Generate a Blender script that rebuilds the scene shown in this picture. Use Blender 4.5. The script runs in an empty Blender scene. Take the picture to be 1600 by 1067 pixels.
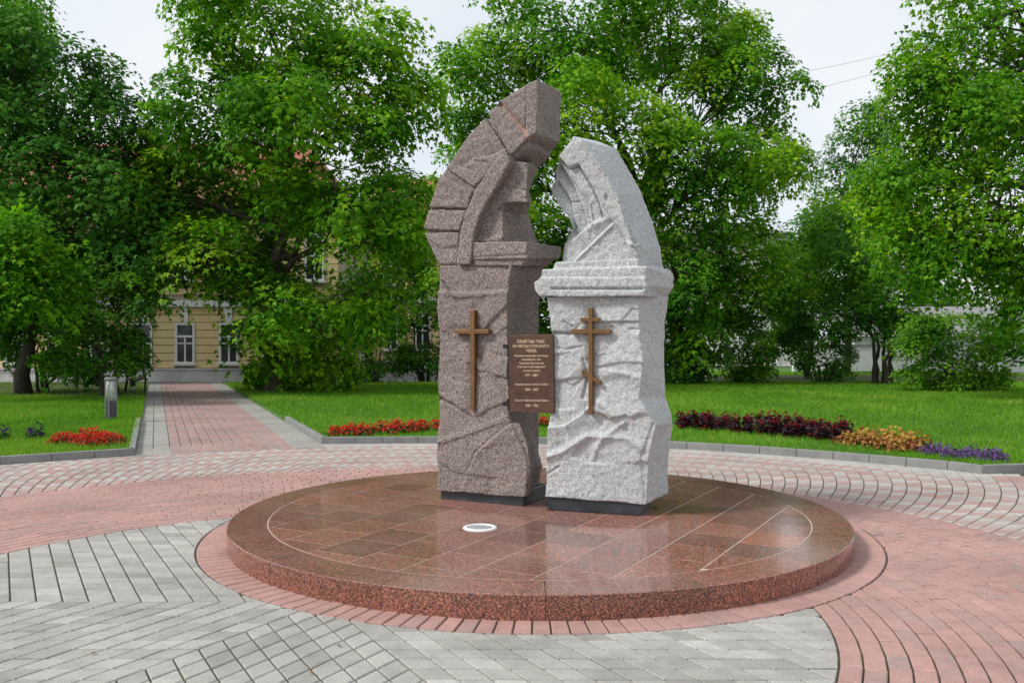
import bpy, bmesh, math, random
import numpy as np
from mathutils import Vector, noise

random.seed(7)
rng = np.random.default_rng(11)
scene = bpy.context.scene
COL = scene.collection

# ------------------------------------------------------------------ camera, sky, sun, exposure
F, CX, CY, H = 1387.0, 800.0, 533.5, 1.6        # focal length in photo pixels, principal point, eye height
cam_data = bpy.data.cameras.new("camera")
cam_data.sensor_width = 36.0
cam_data.lens = F / 1600.0 * 36.0
cam_data.clip_end = 2000.0
cam = bpy.data.objects.new("camera", cam_data)
COL.objects.link(cam)
cam.location = (0, 0, H)
cam.rotation_euler = (math.radians(90), 0, 0)
scene.camera = cam

SUN_DIR = Vector((-0.72, -0.24, 0.74)).normalized()   # towards the sun
sun_el = math.asin(SUN_DIR.z)
sun_az = math.atan2(SUN_DIR.x, SUN_DIR.y)
world = bpy.data.worlds.new("World")
scene.world = world
world.use_nodes = True
wt = world.node_tree
wt.nodes.clear()
w_out = wt.nodes.new("ShaderNodeOutputWorld")
w_bg = wt.nodes.new("ShaderNodeBackground")
w_sky = wt.nodes.new("ShaderNodeTexSky")
w_sky.sky_type = 'NISHITA'
w_sky.sun_disc = False
w_sky.sun_elevation = sun_el
w_sky.sun_rotation = sun_az
w_co = wt.nodes.new("ShaderNodeTexCoord")
w_no = wt.nodes.new("ShaderNodeTexNoise")
w_no.inputs["Scale"].default_value = 2.6
w_no.inputs["Detail"].default_value = 5.0
w_no.inputs["Roughness"].default_value = 0.5
w_rp = wt.nodes.new("ShaderNodeValToRGB")
w_rp.color_ramp.elements[0].position = 0.30
w_rp.color_ramp.elements[0].color = (6.3, 6.9, 7.6, 1)
w_rp.color_ramp.elements[1].position = 0.62
w_rp.color_ramp.elements[1].color = (8.0, 8.1, 8.2, 1)
w_mx = wt.nodes.new("ShaderNodeMixRGB")
w_mx.inputs[0].default_value = 0.86
wt.links.new(w_co.outputs["Generated"], w_no.inputs["Vector"])
wt.links.new(w_no.outputs["Fac"], w_rp.inputs[0])
wt.links.new(w_sky.outputs[0], w_mx.inputs[1])
wt.links.new(w_rp.outputs[0], w_mx.inputs[2])
wt.links.new(w_mx.outputs[0], w_bg.inputs[0])
w_bg.inputs[1].default_value = 0.1
wt.links.new(w_bg.outputs[0], w_out.inputs[0])

sun_data = bpy.data.lights.new("sun", 'SUN')
sun_data.energy = 2.5
sun_data.angle = math.radians(11)
sun_data.color = (1.0, 0.96, 0.9)
sun = bpy.data.objects.new("sun", sun_data)
COL.objects.link(sun)
sun.location = (0, 0, 30)
sun.rotation_euler = SUN_DIR.to_track_quat('Z', 'Y').to_euler()

scene.view_settings.view_transform = 'Standard'
scene.view_settings.look = 'None'
scene.view_settings.exposure = 0.36
scene.view_settings.gamma = 1.0
scene.view_settings.use_curve_mapping = False
scene.cycles.max_bounces = 6
scene.cycles.diffuse_bounces = 3
scene.cycles.glossy_bounces = 3
scene.cycles.transmission_bounces = 5
scene.cycles.transparent_max_bounces = 6
scene.cycles.use_denoising = True


# ------------------------------------------------------------------ helpers
def ground(x, y, z=0.0):
    d = F * (H - z) / (y - CY)
    return Vector(((x - CX) / F * d, d, z))


def at(x, y, d):
    return Vector(((x - CX) / F * d, d, H - (y - CY) / F * d))


def project(P):
    P = np.asarray(P, float)
    return np.c_[CX + F * P[:, 0] / P[:, 1], CY - F * (P[:, 2] - H) / P[:, 1]]


def tag(o, label=None, cat=None, group=None, kind=None):
    if label: o["label"] = label
    if cat: o["category"] = cat
    if group: o["group"] = group
    if kind: o["kind"] = kind
    return o


def empty(name, loc, label=None, cat=None, group=None, kind=None):
    o = bpy.data.objects.new(name, None)
    o.empty_display_size = 0.2
    o.location = loc
    COL.objects.link(o)
    o["org"] = tuple(loc)
    return tag(o, label, cat, group, kind)


def org(o):
    while o is not None:
        if "org" in o.keys():
            return np.array(o["org"][:])
        o = o.parent
    return np.zeros(3)


def fast_mesh(name, verts, tris, attr=None):
    """triangles only, numpy arrays; attr: dict name -> per-vertex float array"""
    me = bpy.data.meshes.new(name)
    verts = np.ascontiguousarray(verts, np.float32)
    tris = np.ascontiguousarray(tris, np.int32)
    me.vertices.add(len(verts))
    me.vertices.foreach_set("co", verts.ravel())
    me.loops.add(tris.size)
    me.loops.foreach_set("vertex_index", tris.ravel())
    me.polygons.add(len(tris))
    me.polygons.foreach_set("loop_start", np.arange(0, tris.size, 3, dtype=np.int32))
    me.update(calc_edges=True)
    for k, v in (attr or {}).items():
        a = me.attributes.new(k, 'FLOAT', 'POINT')
        a.data.foreach_set("value", np.ascontiguousarray(v, np.float32))
    return me


def add_mesh(name, me, mat, parent=None, smooth=False):
    if mat is not None and not me.materials:
        me.materials.append(mat)
    if smooth:
        me.polygons.foreach_set("use_smooth", np.ones(len(me.polygons), bool))
    o = bpy.data.objects.new(name, me)
    COL.objects.link(o)
    if parent is not None:
        o.parent = parent
    return o


def build(name, verts, faces, mat, parent=None, smooth=False, attr=None):
    """world-space verts; children are stored relative to their root's origin"""
    me = bpy.data.meshes.new(name)
    off = org(parent)
    me.from_pydata([tuple(np.array(v) - off) for v in verts], [], faces)
    for k, v in (attr or {}).items():
        a = me.attributes.new(k, 'FLOAT', 'POINT')
        a.data.foreach_set("value", np.asarray(v, np.float32))
    me.update()
    return add_mesh(name, me, mat, parent, smooth)


class MB:
    """collects simple solids into one mesh"""
    def __init__(self):
        self.v, self.f = [], []

    def add(self, v, f):
        n = len(self.v)
        self.v += [tuple(p) for p in v]
        self.f += [tuple(i + n for i in q) for q in f]
        return self

    def box(self, c, s, ux=(1, 0, 0), uy=(0, 1, 0), uz=(0, 0, 1)):
        c, ux, uy, uz = map(np.array, (c, ux, uy, uz))
        pts = []
        for a in (-1, 1):
            for b in (-1, 1):
                for d in (-1, 1):
                    pts.append(c + ux * a * s[0] / 2 + uy * b * s[1] / 2 + uz * d * s[2] / 2)
        return self.add(pts, [(0, 1, 3, 2), (4, 6, 7, 5), (0, 4, 5, 1), (2, 3, 7, 6), (0, 2, 6, 4), (1, 5, 7, 3)])

    def span(self, x0, x1, y0, y1, z0, z1):
        return self.box(((x0 + x1) / 2, (y0 + y1) / 2, (z0 + z1) / 2), (x1 - x0, y1 - y0, z1 - z0))

    def tube(self, pts, rad, n=8, cap=True):
        pts = [Vector(p) for p in pts]
        rings = []
        up = Vector((0.13, 0.27, 1)).normalized()
        for i, p in enumerate(pts):
            t = (pts[min(i + 1, len(pts) - 1)] - pts[max(i - 1, 0)]).normalized()
            a = t.cross(up)
            if a.length < 0.05:
                a = t.cross(Vector((1, 0, 0)))
            a.normalize()
            b = t.cross(a)
            r = rad[i] if hasattr(rad, '__len__') else rad
            rings.append([p + (a * math.cos(k * 2 * math.pi / n) + b * math.sin(k * 2 * math.pi / n)) * r for k in range(n)])
        v = [q for r in rings for q in r]
        f = []
        for i in range(len(pts) - 1):
            for k in range(n):
                k2 = (k + 1) % n
                f.append((i * n + k, i * n + k2, (i + 1) * n + k2, (i + 1) * n + k))
        if cap:
            f.append(tuple(range(n)))
            f.append(tuple(range((len(pts) - 1) * n, len(pts) * n)))
        return self.add(v, f)

    def lathe(self, prof, c, n=24):
        v, f = [], []
        for r, z in prof:
            for k in range(n):
                a = 2 * math.pi * k / n
                v.append((c[0] + r * math.cos(a), c[1] + r * math.sin(a), c[2] + z))
        for i in range(len(prof) - 1):
            for k in range(n):
                k2 = (k + 1) % n
                f.append((i * n + k, i * n + k2, (i + 1) * n + k2, (i + 1) * n + k))
        f.append(tuple(range(n)))
        f.append(tuple(range((len(prof) - 1) * n, len(prof) * n)))
        return self.add(v, f)

    def prism(self, front, back):
        n = len(front)
        v = list(front) + list(back)
        f = [tuple(range(n)), tuple(range(2 * n - 1, n - 1, -1))]
        for k in range(n):
            k2 = (k + 1) % n
            f.append((k, k + n, k2 + n, k2))
        return self.add(v, f)

    def build(self, name, mat, parent=None, smooth=False, bevel=0.0):
        o = build(name, self.v, self.f, mat, parent, smooth)
        bm = bmesh.new()
        bm.from_mesh(o.data)
        bmesh.ops.recalc_face_normals(bm, faces=bm.faces)
        if bevel:
            bmesh.ops.bevel(bm, geom=list(bm.edges), offset=bevel, segments=2, affect='EDGES', profile=0.6)
        bm.to_mesh(o.data)
        bm.free()
        return o


# ------------------------------------------------------------------ materials
def new_mat(name):
    m = bpy.data.materials.new(name)
    m.use_nodes = True
    nt = m.node_tree
    nt.nodes.clear()
    out = nt.nodes.new("ShaderNodeOutputMaterial")
    return m, nt, out


def N(nt, kind, **kw):
    n = nt.nodes.new(kind)
    for k, v in kw.items():
        if k in n.inputs.keys():
            n.inputs[k].default_value = v
        else:
            setattr(n, k, v)
    return n


def ramp(nt, fac, stops, interp='LINEAR'):
    r = nt.nodes.new("ShaderNodeValToRGB")
    r.color_ramp.interpolation = interp
    el = r.color_ramp.elements
    while len(el) < len(stops):
        el.new(0.5)
    for e, (p, c) in zip(el, stops):
        e.position = p
        e.color = (*c, 1) if len(c) == 3 else c
    nt.links.new(fac, r.inputs[0])
    return r


def mixc(nt, fac, a, b, mode='MIX'):
    m = nt.nodes.new("ShaderNodeMixRGB")
    m.blend_type = mode
    for i, s in ((0, fac), (1, a), (2, b)):
        if hasattr(s, "is_linked") or hasattr(s, "links"):
            nt.links.new(s, m.inputs[i])
        else:
            m.inputs[i].default_value = s if i == 0 else ((*s, 1) if len(s) == 3 else s)
    return m


def simple_mat(name, col, rough=0.6, metal=0.0, var=0.15, scale=8.0, bump=0.0, spec=0.5):
    m, nt, out = new_mat(name)
    b = N(nt, "ShaderNodeBsdfPrincipled", Roughness=rough, Metallic=metal)
    b.inputs["Specular IOR Level"].default_value = spec
    tc = N(nt, "ShaderNodeTexCoord")
    no = N(nt, "ShaderNodeTexNoise", Scale=scale, Detail=5.0)
    nt.links.new(tc.outputs["Object"], no.inputs["Vector"])
    r = ramp(nt, no.outputs["Fac"], [(0.25, tuple(c * (1 - var) for c in col)), (0.75, tuple(min(1, c * (1 + var)) for c in col))])
    nt.links.new(r.outputs[0], b.inputs["Base Color"])
    if bump:
        bp = N(nt, "ShaderNodeBump", Strength=bump, Distance=0.01)
        nt.links.new(no.outputs["Fac"], bp.inputs["Height"])
        nt.links.new(bp.outputs[0], b.inputs["Normal"])
    nt.links.new(b.outputs[0], out.inputs[0])
    return m


def granite_mat(name, stops, stain, stain_amt, scale=75.0, rough=0.85, bump=0.35, pink=None):
    m, nt, out = new_mat(name)
    b = N(nt, "ShaderNodeBsdfPrincipled", Roughness=rough)
    b.inputs["Specular IOR Level"].default_value = 0.35
    g = N(nt, "ShaderNodeNewGeometry")
    n1 = N(nt, "ShaderNodeTexNoise", Scale=scale, Detail=3.0, Roughness=0.65)
    n2 = N(nt, "ShaderNodeTexNoise", Scale=1.7, Detail=7.0, Roughness=0.62)
    v1 = N(nt, "ShaderNodeTexVoronoi", Scale=scale * 1.1)
    for n in (n1, n2, v1):
        nt.links.new(g.outputs["Position"], n.inputs["Vector"])
    r1 = ramp(nt, n1.outputs["Fac"], stops)
    rv = ramp(nt, v1.outputs["Color"], [(0.0, (0.62, 0.62, 0.62)), (0.5, (1, 1, 1)), (1.0, (1.32, 1.3, 1.28))])
    mm = mixc(nt, 0.75, r1.outputs[0], rv.outputs[0], 'MULTIPLY')
    r2 = ramp(nt, n2.outputs["Fac"], [(0.35, (0, 0, 0)), (0.7, (1, 1, 1))])
    fac = N(nt, "ShaderNodeMath", operation='MULTIPLY')
    fac.inputs[1].default_value = stain_amt
    nt.links.new(r2.outputs[0], fac.inputs[0])
    mx = mixc(nt, fac.outputs[0], mm.outputs[0], stain)
    ve = N(nt, "ShaderNodeAttribute", attribute_name="vein")
    vf = N(nt, "ShaderNodeMath", operation='MULTIPLY')
    vf.inputs[1].default_value = 0.6
    nt.links.new(ve.outputs["Fac"], vf.inputs[0])
    mx = mixc(nt, vf.outputs[0], mx.outputs[0], (0.50, 0.27, 0.21))
    nt.links.new(mx.outputs[0], b.inputs["Base Color"])
    n3 = N(nt, "ShaderNodeTexNoise", Scale=26.0, Detail=6.0, Roughness=0.7)
    nt.links.new(g.outputs["Position"], n3.inputs["Vector"])
    add = N(nt, "ShaderNodeMath", operation='ADD')
    nt.links.new(n3.outputs["Fac"], add.inputs[0])
    nt.links.new(n1.outputs["Fac"], add.inputs[1])
    bp = N(nt, "ShaderNodeBump", Strength=bump, Distance=0.012)
    nt.links.new(add.outputs[0], bp.inputs["Height"])
    nt.links.new(bp.outputs[0], b.inputs["Normal"])
    nt.links.new(b.outputs[0], out.inputs[0])
    return m


M = {}
M['granite_brown'] = granite_mat("brown_granite", [(0.30, (0.05, 0.042, 0.04)), (0.45, (0.182, 0.150, 0.140)), (0.56, (0.295, 0.240, 0.222)), (0.7, (0.49, 0.42, 0.39))], (0.185, 0.163, 0.153), 0.45)
M['granite_white'] = granite_mat("white_granite", [(0.30, (0.17, 0.18, 0.185)), (0.44, (0.42, 0.438, 0.440)), (0.57, (0.545, 0.565, 0.562)), (0.75, (0.71, 0.725, 0.715))], (0.38, 0.40, 0.405), 0.5)


def polished_mat(name, rough):
    m, nt, out = new_mat(name)
    b = N(nt, "ShaderNodeBsdfPrincipled")
    b.inputs["IOR"].default_value = 1.55
    g = N(nt, "ShaderNodeNewGeometry")
    at_ = N(nt, "ShaderNodeAttribute", attribute_name="tint")
    n1 = N(nt, "ShaderNodeTexNoise", Scale=82.0, Detail=3.0, Roughness=0.62)
    n2 = N(nt, "ShaderNodeTexNoise", Scale=1.3, Detail=5.0, Roughness=0.6)
    v1 = N(nt, "ShaderNodeTexVoronoi", Scale=78.0)
    for n in (n1, n2, v1):
        nt.links.new(g.outputs["Position"], n.inputs["Vector"])
    r1 = ramp(nt, n1.outputs["Fac"], [(0.30, (0.022, 0.02, 0.022)), (0.42, (0.115, 0.062, 0.056)), (0.52, (0.265, 0.10, 0.068)), (0.66, (0.50, 0.22, 0.155))])
    rv = ramp(nt, v1.outputs["Color"], [(0.0, (0.30, 0.34, 0.38)), (0.3, (0.85, 0.85, 0.85)), (0.7, (1.05, 1.0, 1.0)), (1.0, (1.45, 1.35, 1.3))])
    mm = mixc(nt, 0.8, r1.outputs[0], rv.outputs[0], 'MULTIPLY')
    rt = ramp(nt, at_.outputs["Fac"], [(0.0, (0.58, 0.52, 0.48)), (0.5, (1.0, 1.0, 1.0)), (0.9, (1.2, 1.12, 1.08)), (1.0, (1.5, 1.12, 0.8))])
    m2 = mixc(nt, 1.0, mm.outputs[0], rt.outputs[0], 'MULTIPLY')
    dust = ramp(nt, n2.outputs["Fac"], [(0.34, (0.10, 0.10, 0.10)), (0.70, (0.38, 0.38, 0.38))])
    sx_ = N(nt, "ShaderNodeSeparateXYZ")
    nt.links.new(g.outputs["Normal"], sx_.inputs[0])
    dm = N(nt, "ShaderNodeMath", operation='MULTIPLY')
    dm.use_clamp = True
    nt.links.new(sx_.outputs["Z"], dm.inputs[0])
    nt.links.new(dust.outputs[0], dm.inputs[1])
    m3 = mixc(nt, dm.outputs[0], m2.outputs[0], (0.33, 0.25, 0.228))
    nt.links.new(m3.outputs[0], b.inputs["Base Color"])
    rr = ramp(nt, n2.outputs["Fac"], [(0.3, (rough * 0.6,) * 3), (0.55, (rough,) * 3), (0.8, (rough * 2.1,) * 3)])
    nt.links.new(rr.outputs[0], b.inputs["Roughness"])
    bp = N(nt, "ShaderNodeBump", Strength=0.04, Distance=0.004)
    nt.links.new(n2.outputs["Fac"], bp.inputs["Height"])
    nt.links.new(bp.outputs[0], b.inputs["Normal"])
    nt.links.new(b.outputs[0], out.inputs[0])
    return m


M['granite_red'] = polished_mat("red_granite", 0.115)


def paver_mat(name, c0, c1, c2, dirt=0.35):
    """c0..c2: tint range per piece"""
    m, nt, out = new_mat(name)
    b = N(nt, "ShaderNodeBsdfPrincipled", Roughness=0.82)
    b.inputs["Specular IOR Level"].default_value = 0.3
    g = N(nt, "ShaderNodeNewGeometry")
    at_ = N(nt, "ShaderNodeAttribute", attribute_name="tint")
    rt = ramp(nt, at_.outputs["Fac"], [(0.0, c0), (0.5, c1), (1.0, c2)])
    n1 = N(nt, "ShaderNodeTexNoise", Scale=0.9, Detail=6.0, Roughness=0.6)
    n2 = N(nt, "ShaderNodeTexNoise", Scale=160.0, Detail=2.0)
    n3 = N(nt, "ShaderNodeTexNoise", Scale=9.0, Detail=6.0, Roughness=0.7)
    for n in (n1, n2, n3):
        nt.links.new(g.outputs["Position"], n.inputs["Vector"])
    r1 = ramp(nt, n1.outputs["Fac"], [(0.3, (0.80, 0.79, 0.775)), (0.5, (0.98, 0.98, 0.98)), (0.7, (1.12, 1.12, 1.11))])
    r2 = ramp(nt, n2.outputs["Fac"], [(0.3, (0.78, 0.78, 0.78)), (0.7, (1.18, 1.18, 1.18))])
    r3 = ramp(nt, n3.outputs["Fac"], [(0.28, (0.78, 0.77, 0.76)), (0.62, (1.06, 1.06, 1.06))])
    a = mixc(nt, 1.0, rt.outputs[0], r1.outputs[0], 'MULTIPLY')
    a = mixc(nt, 1.0, a.outputs[0], r2.outputs[0], 'MULTIPLY')
    a = mixc(nt, 0.8, a.outputs[0], r3.outputs[0], 'MULTIPLY')
    nt.links.new(a.outputs[0], b.inputs["Base Color"])
    bp = N(nt, "ShaderNodeBump", Strength=0.25, Distance=0.003)
    nt.links.new(n2.outputs["Fac"], bp.inputs["Height"])
    nt.links.new(bp.outputs[0], b.inputs["Normal"])
    nt.links.new(b.outputs[0], out.inputs[0])
    return m


M['paver_grey'] = paver_mat("grey_paver", (0.29, 0.282, 0.26), (0.355, 0.347, 0.322), (0.435, 0.427, 0.398))
M['paver_red'] = paver_mat("red_paver", (0.31, 0.24, 0.225), (0.39, 0.242, 0.218), (0.455, 0.265, 0.235))
M['paver_mixed'] = paver_mat("mixed_paver", (0.39, 0.255, 0.235), (0.385, 0.32, 0.295), (0.42, 0.41, 0.378))
M['joint_plain'] = simple_mat("joint_sand", (0.055, 0.052, 0.04), 0.95, var=0.4, scale=3.0)
m_, nt_, out_ = new_mat("joint_sand_and_moss")
b_ = N(nt_, "ShaderNodeBsdfPrincipled", Roughness=0.95)
g_ = N(nt_, "ShaderNodeNewGeometry")
n_ = N(nt_, "ShaderNodeTexNoise", Scale=1.6, Detail=6.0, Roughness=0.7)
nt_.links.new(g_.outputs["Position"], n_.inputs["Vector"])
r_ = ramp(nt_, n_.outputs["Fac"], [(0.3, (0.05, 0.046, 0.036)), (0.52, (0.065, 0.06, 0.045)), (0.62, (0.06, 0.085, 0.02)), (0.8, (0.09, 0.13, 0.03))])
nt_.links.new(r_.outputs[0], b_.inputs["Base Color"])
nt_.links.new(b_.outputs[0], out_.inputs[0])
M['joint'] = m_
M['kerb'] = simple_mat("kerb_concrete", (0.215, 0.222, 0.216), 0.85, var=0.18, scale=6.0, bump=0.2)
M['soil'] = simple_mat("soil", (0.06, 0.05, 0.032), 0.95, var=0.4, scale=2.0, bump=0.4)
M['asphalt'] = simple_mat("street_asphalt", (0.16, 0.16, 0.165), 0.9, var=0.2, scale=2.0)
M['dirt'] = simple_mat("dirt_path", (0.17, 0.15, 0.125), 0.95, var=0.3, scale=1.2)
M['dark_base'] = simple_mat("black_granite", (0.028, 0.034, 0.040), 0.32, var=0.5, scale=7.0)
M['bronze'] = simple_mat("bronze", (0.20, 0.11, 0.045), 0.42, 0.55, var=0.25, scale=14.0, bump=0.1)
M['bronze_dark'] = simple_mat("bronze_dark", (0.088, 0.044, 0.028), 0.5, 0.25, var=0.3, scale=9.0, bump=0.15)
M['bronze_text'] = simple_mat("bronze_letters", (0.70, 0.52, 0.36), 0.45, 0.2, var=0.08)
M['white_paint'] = simple_mat("white_paint", (0.72, 0.72, 0.71), 0.6, var=0.06)
M['iron'] = simple_mat("black_iron", (0.014, 0.016, 0.016), 0.45, 0.3, var=0.2)
M['grey_metal'] = simple_mat("grey_metal", (0.075, 0.08, 0.10), 0.42, 0.5, var=0.1)
M['light_metal'] = simple_mat("light_metal", (0.27, 0.28, 0.285), 0.4, 0.6, var=0.1)
M['slat'] = simple_mat("bench_wood", (0.42, 0.36, 0.27), 0.6, var=0.2)
M['bark'] = simple_mat("bark", (0.075, 0.06, 0.045), 0.95, var=0.45, scale=7.0, bump=0.9)
M['twig'] = simple_mat("twig_bark", (0.06, 0.05, 0.036), 0.95, var=0.4, scale=8.0, bump=0.5)
M['plaster_yellow'] = simple_mat("yellow_plaster", (0.74, 0.57, 0.30), 0.9, var=0.08, scale=1.6, bump=0.05)
M['plaster_groove'] = simple_mat("groove_plaster", (0.42, 0.36, 0.27), 0.9, var=0.1)
M['plaster_white'] = simple_mat("white_plaster", (0.66, 0.66, 0.65), 0.9, var=0.08, scale=1.1)
M['plinth'] = simple_mat("plinth_render", (0.56, 0.545, 0.53), 0.95, var=0.35, scale=0.9)
M['roof_red'] = simple_mat("red_roof", (0.33, 0.115, 0.08), 0.8, var=0.2, scale=3.0)
M['roof_grey'] = simple_mat("grey_roof", (0.22, 0.22, 0.215), 0.8, var=0.25, scale=2.0)
M['wire'] = simple_mat("wire", (0.16, 0.16, 0.17), 0.6)


def glass_mat(name, col, rough=0.06):
    m, nt, out = new_mat(name)
    b = N(nt, "ShaderNodeBsdfPrincipled", Roughness=rough)
    b.inputs["Base Color"].default_value = (*col, 1)
    b.inputs["IOR"].default_value = 1.5
    nt.links.new(b.outputs[0], out.inputs[0])
    return m


M['pane'] = glass_mat("window_pane", (0.035, 0.042, 0.045))
M['lens'] = glass_mat("frosted_lens", (0.34, 0.37, 0.37), 0.2)
m_, nt_, out_ = new_mat("lamp_glass")
b_ = N(nt_, "ShaderNodeBsdfPrincipled", Roughness=0.12)
b_.inputs["Base Color"].default_value = (0.78, 0.82, 0.80, 1)
b_.inputs["Transmission Weight"].default_value = 0.75
b_.inputs["IOR"].default_value = 1.2
nt_.links.new(b_.outputs[0], out_.inputs[0])
M['lamp_glass'] = m_


def leaf_mat(name, stops, trans=0.38, rough=0.55, spec=0.1):
    m, nt, out = new_mat(name)
    at_ = N(nt, "ShaderNodeAttribute", attribute_name="tint")
    r = ramp(nt, at_.outputs["Fac"], stops)
    d = N(nt, "ShaderNodeBsdfPrincipled", Roughness=rough)
    d.inputs["Specular IOR Level"].default_value = spec
    t = N(nt, "ShaderNodeBsdfTranslucent")
    nt.links.new(r.outputs[0], d.inputs["Base Color"])
    tc = mixc(nt, 1.0, r.outputs[0], (1.25, 1.35, 0.55), 'MULTIPLY')
    nt.links.new(tc.outputs[0], t.inputs["Color"])
    mx = N(nt, "ShaderNodeMixShader")
    mx.inputs[0].default_value = trans
    nt.links.new(d.outputs[0], mx.inputs[1])
    nt.links.new(t.outputs[0], mx.inputs[2])
    nt.links.new(mx.outputs[0], out.inputs[0])
    return m


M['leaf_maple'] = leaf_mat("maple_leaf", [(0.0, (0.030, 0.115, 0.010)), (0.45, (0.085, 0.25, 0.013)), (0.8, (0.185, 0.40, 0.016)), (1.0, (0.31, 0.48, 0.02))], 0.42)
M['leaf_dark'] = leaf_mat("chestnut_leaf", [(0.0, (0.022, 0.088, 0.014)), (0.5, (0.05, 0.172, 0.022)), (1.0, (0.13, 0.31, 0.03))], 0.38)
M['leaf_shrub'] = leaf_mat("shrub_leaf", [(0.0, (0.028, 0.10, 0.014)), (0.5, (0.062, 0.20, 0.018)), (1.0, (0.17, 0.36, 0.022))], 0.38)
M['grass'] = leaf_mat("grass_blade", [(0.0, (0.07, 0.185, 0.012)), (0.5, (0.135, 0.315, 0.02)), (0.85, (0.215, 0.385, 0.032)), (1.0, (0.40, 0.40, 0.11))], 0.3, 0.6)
M['begonia_leaf'] = leaf_mat("begonia_leaf", [(0.0, (0.05, 0.09, 0.02)), (1.0, (0.12, 0.09, 0.03))], 0.2)
M['petal_red'] = leaf_mat("red_petal", [(0.0, (0.42, 0.012, 0.012)), (0.7, (0.65, 0.025, 0.02)), (1.0, (0.75, 0.12, 0.08))], 0.2)
M['coleus_dark'] = leaf_mat("dark_coleus", [(0.0, (0.035, 0.022, 0.032)), (0.6, (0.085, 0.055, 0.07)), (0.8, (0.10, 0.012, 0.018)), (1.0, (0.19, 0.012, 0.02))], 0.12)
M['coleus_gold'] = leaf_mat("gold_coleus", [(0.0, (0.16, 0.045, 0.025)), (0.45, (0.30, 0.12, 0.05)), (0.75, (0.42, 0.25, 0.05)), (1.0, (0.50, 0.36, 0.06))], 0.2)
M['violet'] = leaf_mat("violet_bloom", [(0.0, (0.05, 0.075, 0.035)), (0.3, (0.10, 0.05, 0.16)), (1.0, (0.21, 0.11, 0.38))], 0.15)
M['petunia'] = leaf_mat("petunia_bloom", [(0.0, (0.05, 0.12, 0.03)), (0.55, (0.07, 0.16, 0.03)), (0.62, (0.03, 0.018, 0.06)), (1.0, (0.06, 0.03, 0.14))], 0.2)

# lawn sheet
m_, nt_, out_ = new_mat("lawn_turf")
b_ = N(nt_, "ShaderNodeBsdfPrincipled", Roughness=0.95)
g_ = N(nt_, "ShaderNodeNewGeometry")
n_ = N(nt_, "ShaderNodeTexNoise", Scale=1.1, Detail=8.0, Roughness=0.7)
nt_.links.new(g_.outputs["Position"], n_.inputs["Vector"])
r_ = ramp(nt_, n_.outputs["Fac"], [(0.3, (0.04, 0.105, 0.014)), (0.55, (0.075, 0.18, 0.02)), (0.8, (0.14, 0.20, 0.05))])
nt_.links.new(r_.outputs[0], b_.inputs["Base Color"])
nt_.links.new(b_.outputs[0], out_.inputs[0])
M['turf'] = m_


# ------------------------------------------------------------------ ground, street, lawn outlines
def sheet(name, pts, z, mat, kind='structure', label=None, skirt=0.0):
    n = len(pts)
    o = build(name, [(p[0], p[1], z) for p in pts] + [(p[0], p[1], z - skirt) for p in pts] * (skirt > 0), [tuple(range(n))] + [(k, (k + 1) % n, (k + 1) % n + n, k + n) for k in range(n)] * (skirt > 0), mat)
    bm = bmesh.new(); bm.from_mesh(o.data)
    for f in bm.faces:
        if f.normal.z < 0: f.normal_flip()
    bm.to_mesh(o.data); bm.free()
    return tag(o, label, None, None, kind)


sheet("ground", [(-300, -200), (300, -200), (300, 400), (-300, 400)], -0.06, M['soil'])
sheet("plaza_bed", [(-14, -9), (13, -9), (13, 15.4), (-14, 15.4)], -0.012, M['joint'])

VP = np.array([(242 - CX) / F, 1.0]); VP /= np.linalg.norm(VP)          # path direction
PERP = np.array([VP[1], -VP[0]])
PL0 = np.array(ground(211, 712)[:2])
PR0 = np.array(ground(502, 693.4)[:2])


def along(p, Y):
    return p + VP * (Y - p[1]) / VP[1]


kerb_left = [ground(-160, 737), ground(0, 726), ground(80.6, 720.4), ground(148, 716), ground(211, 711.6)]
kerb_left_path = [ground(211, 711.6), Vector((*along(PL0, 15.0), 0)), Vector((*along(PL0, 17.5), 0))]
kerb_mid_path = [Vector((*along(PR0, 17.8), 0)), Vector((*along(PR0, 15.8), 0)), ground(502, 693.4)]
kerb_mid = [ground(502, 693.4), ground(555.6, 693), ground(598, 692.8), ground(653, 692.5), ground(705, 692.6), ground(760, 692.8), ground(820, 693.4), ground(880, 694.3),
            ground(940, 695.8), ground(1000, 697.8), ground(1073, 702), ground(1130, 705.3), ground(1187, 709), ground(1244, 713.4), ground(1302, 718), ground(1358, 722.8), ground(1416, 728), ground(1480, 734), ground(1534, 740.3)]
kerb_right = [ground(1534, 740.3), ground(1600, 738.5), ground(1672, 736.6), ground(1750, 734.6), ground(1840, 732.4)]


def kerb(name, pts, side, label_unused=None):
    root = empty(name, (0, 0, 0), kind='structure')
    w, h = 0.085, 0.105
    for i in range(len(pts) - 1):
        a, b = np.array(pts[i]), np.array(pts[i + 1])
        d = b - a; L = np.linalg.norm(d); d /= L
        n = np.array([-d[1], d[0], 0]) * side
        c = (a + b) / 2 + n * w / 2 + np.array([0, 0, h / 2 - 0.03])
        mb = MB().box(c, (L - 0.006 if i else L, w, h + 0.06), d, n)
        mb.build("kerb_stone", M['kerb'], root, bevel=0.008)
    return root


kerb("kerb_left", kerb_left, 1)
kerb("kerb_path_left", kerb_left_path, 1)
kerb("kerb_path_right", kerb_mid_path, 1)
kerb("kerb_middle", kerb_mid, 1)
kerb("kerb_right", kerb_right, 1)

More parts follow.
